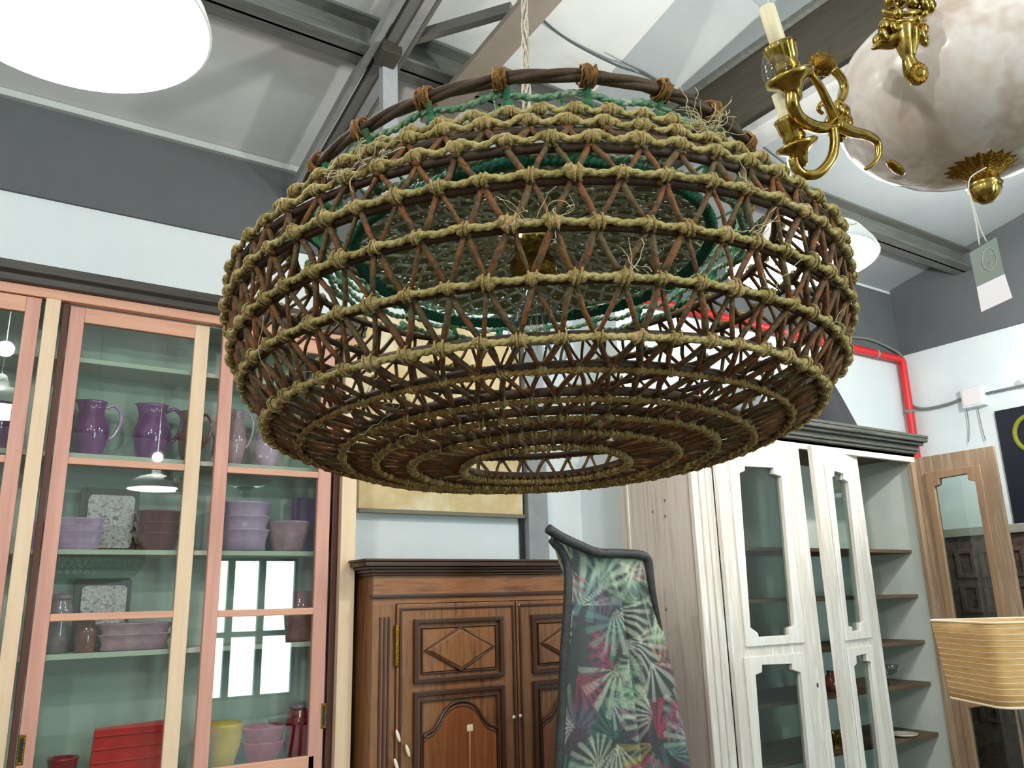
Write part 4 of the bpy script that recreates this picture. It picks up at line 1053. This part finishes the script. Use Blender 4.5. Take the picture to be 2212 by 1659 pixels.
volute([(1806, 270, 1.72), (1838, 284, 1.74), (1872, 292, 1.76), (1894, 306, 1.78), (1898, 330, 1.78), (1888, 352, 1.78), (1868, 366, 1.78)], .014, .004, 'leaf_scroll')
rs = MB(); rc0 = lv((1777, 138), 1.82)
for k in range(10):
    a = 2*pi*k/10; rs.ball(rc0+RT*(.022*cos(a))+UP*(.018*sin(a)), .012, .010, .012)
rs.ball(rc0, .026, .026, .022, n=14, m=9).build('rosette', m_brassd, ch)
hub = MB(); hc = lv((1812, 262), 1.76)
for k in range(8):
    a = k*.8; hub.ball(hc+RT*(.018*cos(a))+UP*(.03*sin(a)), .014, .012, .018)
hub.build('arm_mount', m_brass, ch)
# upper bronze mask with leaves running down the bowl
um = MB(); rg = random.Random(3)
for k in range(70):
    x = rg.uniform(1898, 2012); y = rg.uniform(-60, 92); w = 1-abs((y-30)/140)
    if rg.random() < .1: continue
    um.ball(lv((x, y), 1.66+rg.uniform(-.02, .03)), rg.uniform(.008, .017), rg.uniform(.008, .014), rg.uniform(.008, .018), n=8, m=6, M=Matrix.Rotation(rg.uniform(0, 3), 3, 'Y'))
for yy, x0_, x1_ in ((18, 1905, 2018), (34, 1908, 2010), (52, 1900, 1996), (-20, 1910, 2015)):
    um.tube(smooth_path([lv((x0_, yy+6), 1.67), lv(((x0_+x1_)/2, yy+12), 1.64), lv((x1_, yy-8), 1.67)], 5), .006, 8)
um.build('bronze_mask', m_brass, ch)
def tongue(pts, name, m=m_brass):
    P_ = smooth_path([lv(q[:2], q[3]) for q in pts], 4); rr = []
    K = len(P_)
    for k in range(K):
        t = k/(K-1)*(len(pts)-1); i = min(int(t), len(pts)-2); f_ = t-i; rr.append(pts[i][2]*(1-f_)+pts[i+1][2]*f_)
    return MB().tube(P_, rr, 12).build(name, m, ch)
tongue([(1945, 50, .022, 1.66), (1930, 85, .02, 1.66), (1898, 98, .008, 1.66), (1884, 106, .003, 1.66)], 'leaf_scroll')
tongue([(1950, 60, .024, 1.655), (1955, 95, .018, 1.65), (1962, 125, .012, 1.65), (1972, 152, .019, 1.65), (1985, 165, .022, 1.65), (1996, 172, .012, 1.65)], 'leaf_drop')
tongue([(1972, 60, .012, 1.65), (1974, 90, .010, 1.65), (1968, 120, .008, 1.65)], 'leaf_drop')
b9 = MB()
for k in range(14):
    a = k*2*pi/14; b9.ball(lv((1985+14*cos(a), 158+15*sin(a)), 1.635), .007, .006, .009)
b9.build('leaf_beads', m_brassd, ch)
m9 = lv((1935, 362), 1.82); MB().ball(m9, .032, .012, .009, n=12, m=6, M=Matrix.Rotation(.3, 3, 'Y')).build('leaf_tip', m_brassd, ch)
# stem up to the roof
MB().tube([V((ax.x, ax.y, zb0+.38)), V((ax.x, ax.y, roofz(ax.y)))], .014, 12).build('stem', m_brass, ch)
# string and price tag
st0 = lv((2098, 380), DC-.03)
tg = thing('price_tag', 'grey and white card tag hanging on a string from the chandelier', 'tag', lv((2145, 600), DC-.03))
zt = DC-.04
MB().tube(smooth_path([lv(q, zt) for q in ((2130, 362), (2098, 382), (2092, 408), (2099, 440), (2108, 480), (2116, 530))], 5), .0016, 6).build('string', m_string, tg)
MB().tube(smooth_path([lv(q, zt) for q in ((2096, 425), (2106, 455), (2116, 490), (2131, 522))], 5), .0016, 6).build('string', m_string, tg)
def tagpoly(pts, d, t=.0008): 
    P_ = [lv(q, d) for q in pts]; return MB().prism(P_, FW*t)
tagpoly([(2094, 547), (2152, 512), (2170, 592), (2110, 620)], zt).build('printed_half', m_taggrey, tg)
tagpoly([(2110, 620), (2170, 591), (2187, 643), (2120, 674)], zt).build('white_half', m_tag, tg)
cr = [lv((2137+16*cos(a)*.95, 560+24*sin(a)), zt-.001) for a in th]
lg = MB().tube(cr, .0006, 4, closed=True)
lg.tube([lv((2133, 552), zt-.001), lv((2142, 546), zt-.001)], .0006, 4)
lg.tube([lv((2133, 573), zt-.001), lv((2139, 562), zt-.001), lv((2138, 572), zt-.001), lv((2144, 568), zt-.001)], .0006, 4)
lg.build('ring_logo', m_tagink, tg)

# ------------------------------------------------------------------ lights
point('light_dish_left', (.045, 1.74, 3.25), 30, .05)
l2 = LAMPS[1][0]
point('light_dish_right', (l2[0], l2[1], l2[2]+.35), 45, .05)
for c, l in LAMPS[2:4]: point('light_dish_unseen', (c[0], c[1], c[2]+.35), 80, .05)  # fill light over the added lamps behind the camera
for c, l in LAMPS[4:]: point('light_dish_unseen', (c[0], c[1], c[2]+.32), 75, .04)
W = bpy.data.worlds.new('world'); SC.world = W; W.use_nodes = True
W.node_tree.nodes['Background'].inputs[0].default_value = (.75, .85, .9, 1); W.node_tree.nodes['Background'].inputs[1].default_value = .3
for o in list(bpy.data.objects):
    if '_o' in o: del o['_o']
vs_ = SC.view_settings; vs_.view_transform = 'Standard'; vs_.look = 'None'; vs_.gamma = 1; vs_.use_curve_mapping = False
vs_.exposure = 0.75
SC.cycles.max_bounces = 8; SC.cycles.transparent_max_bounces = 24
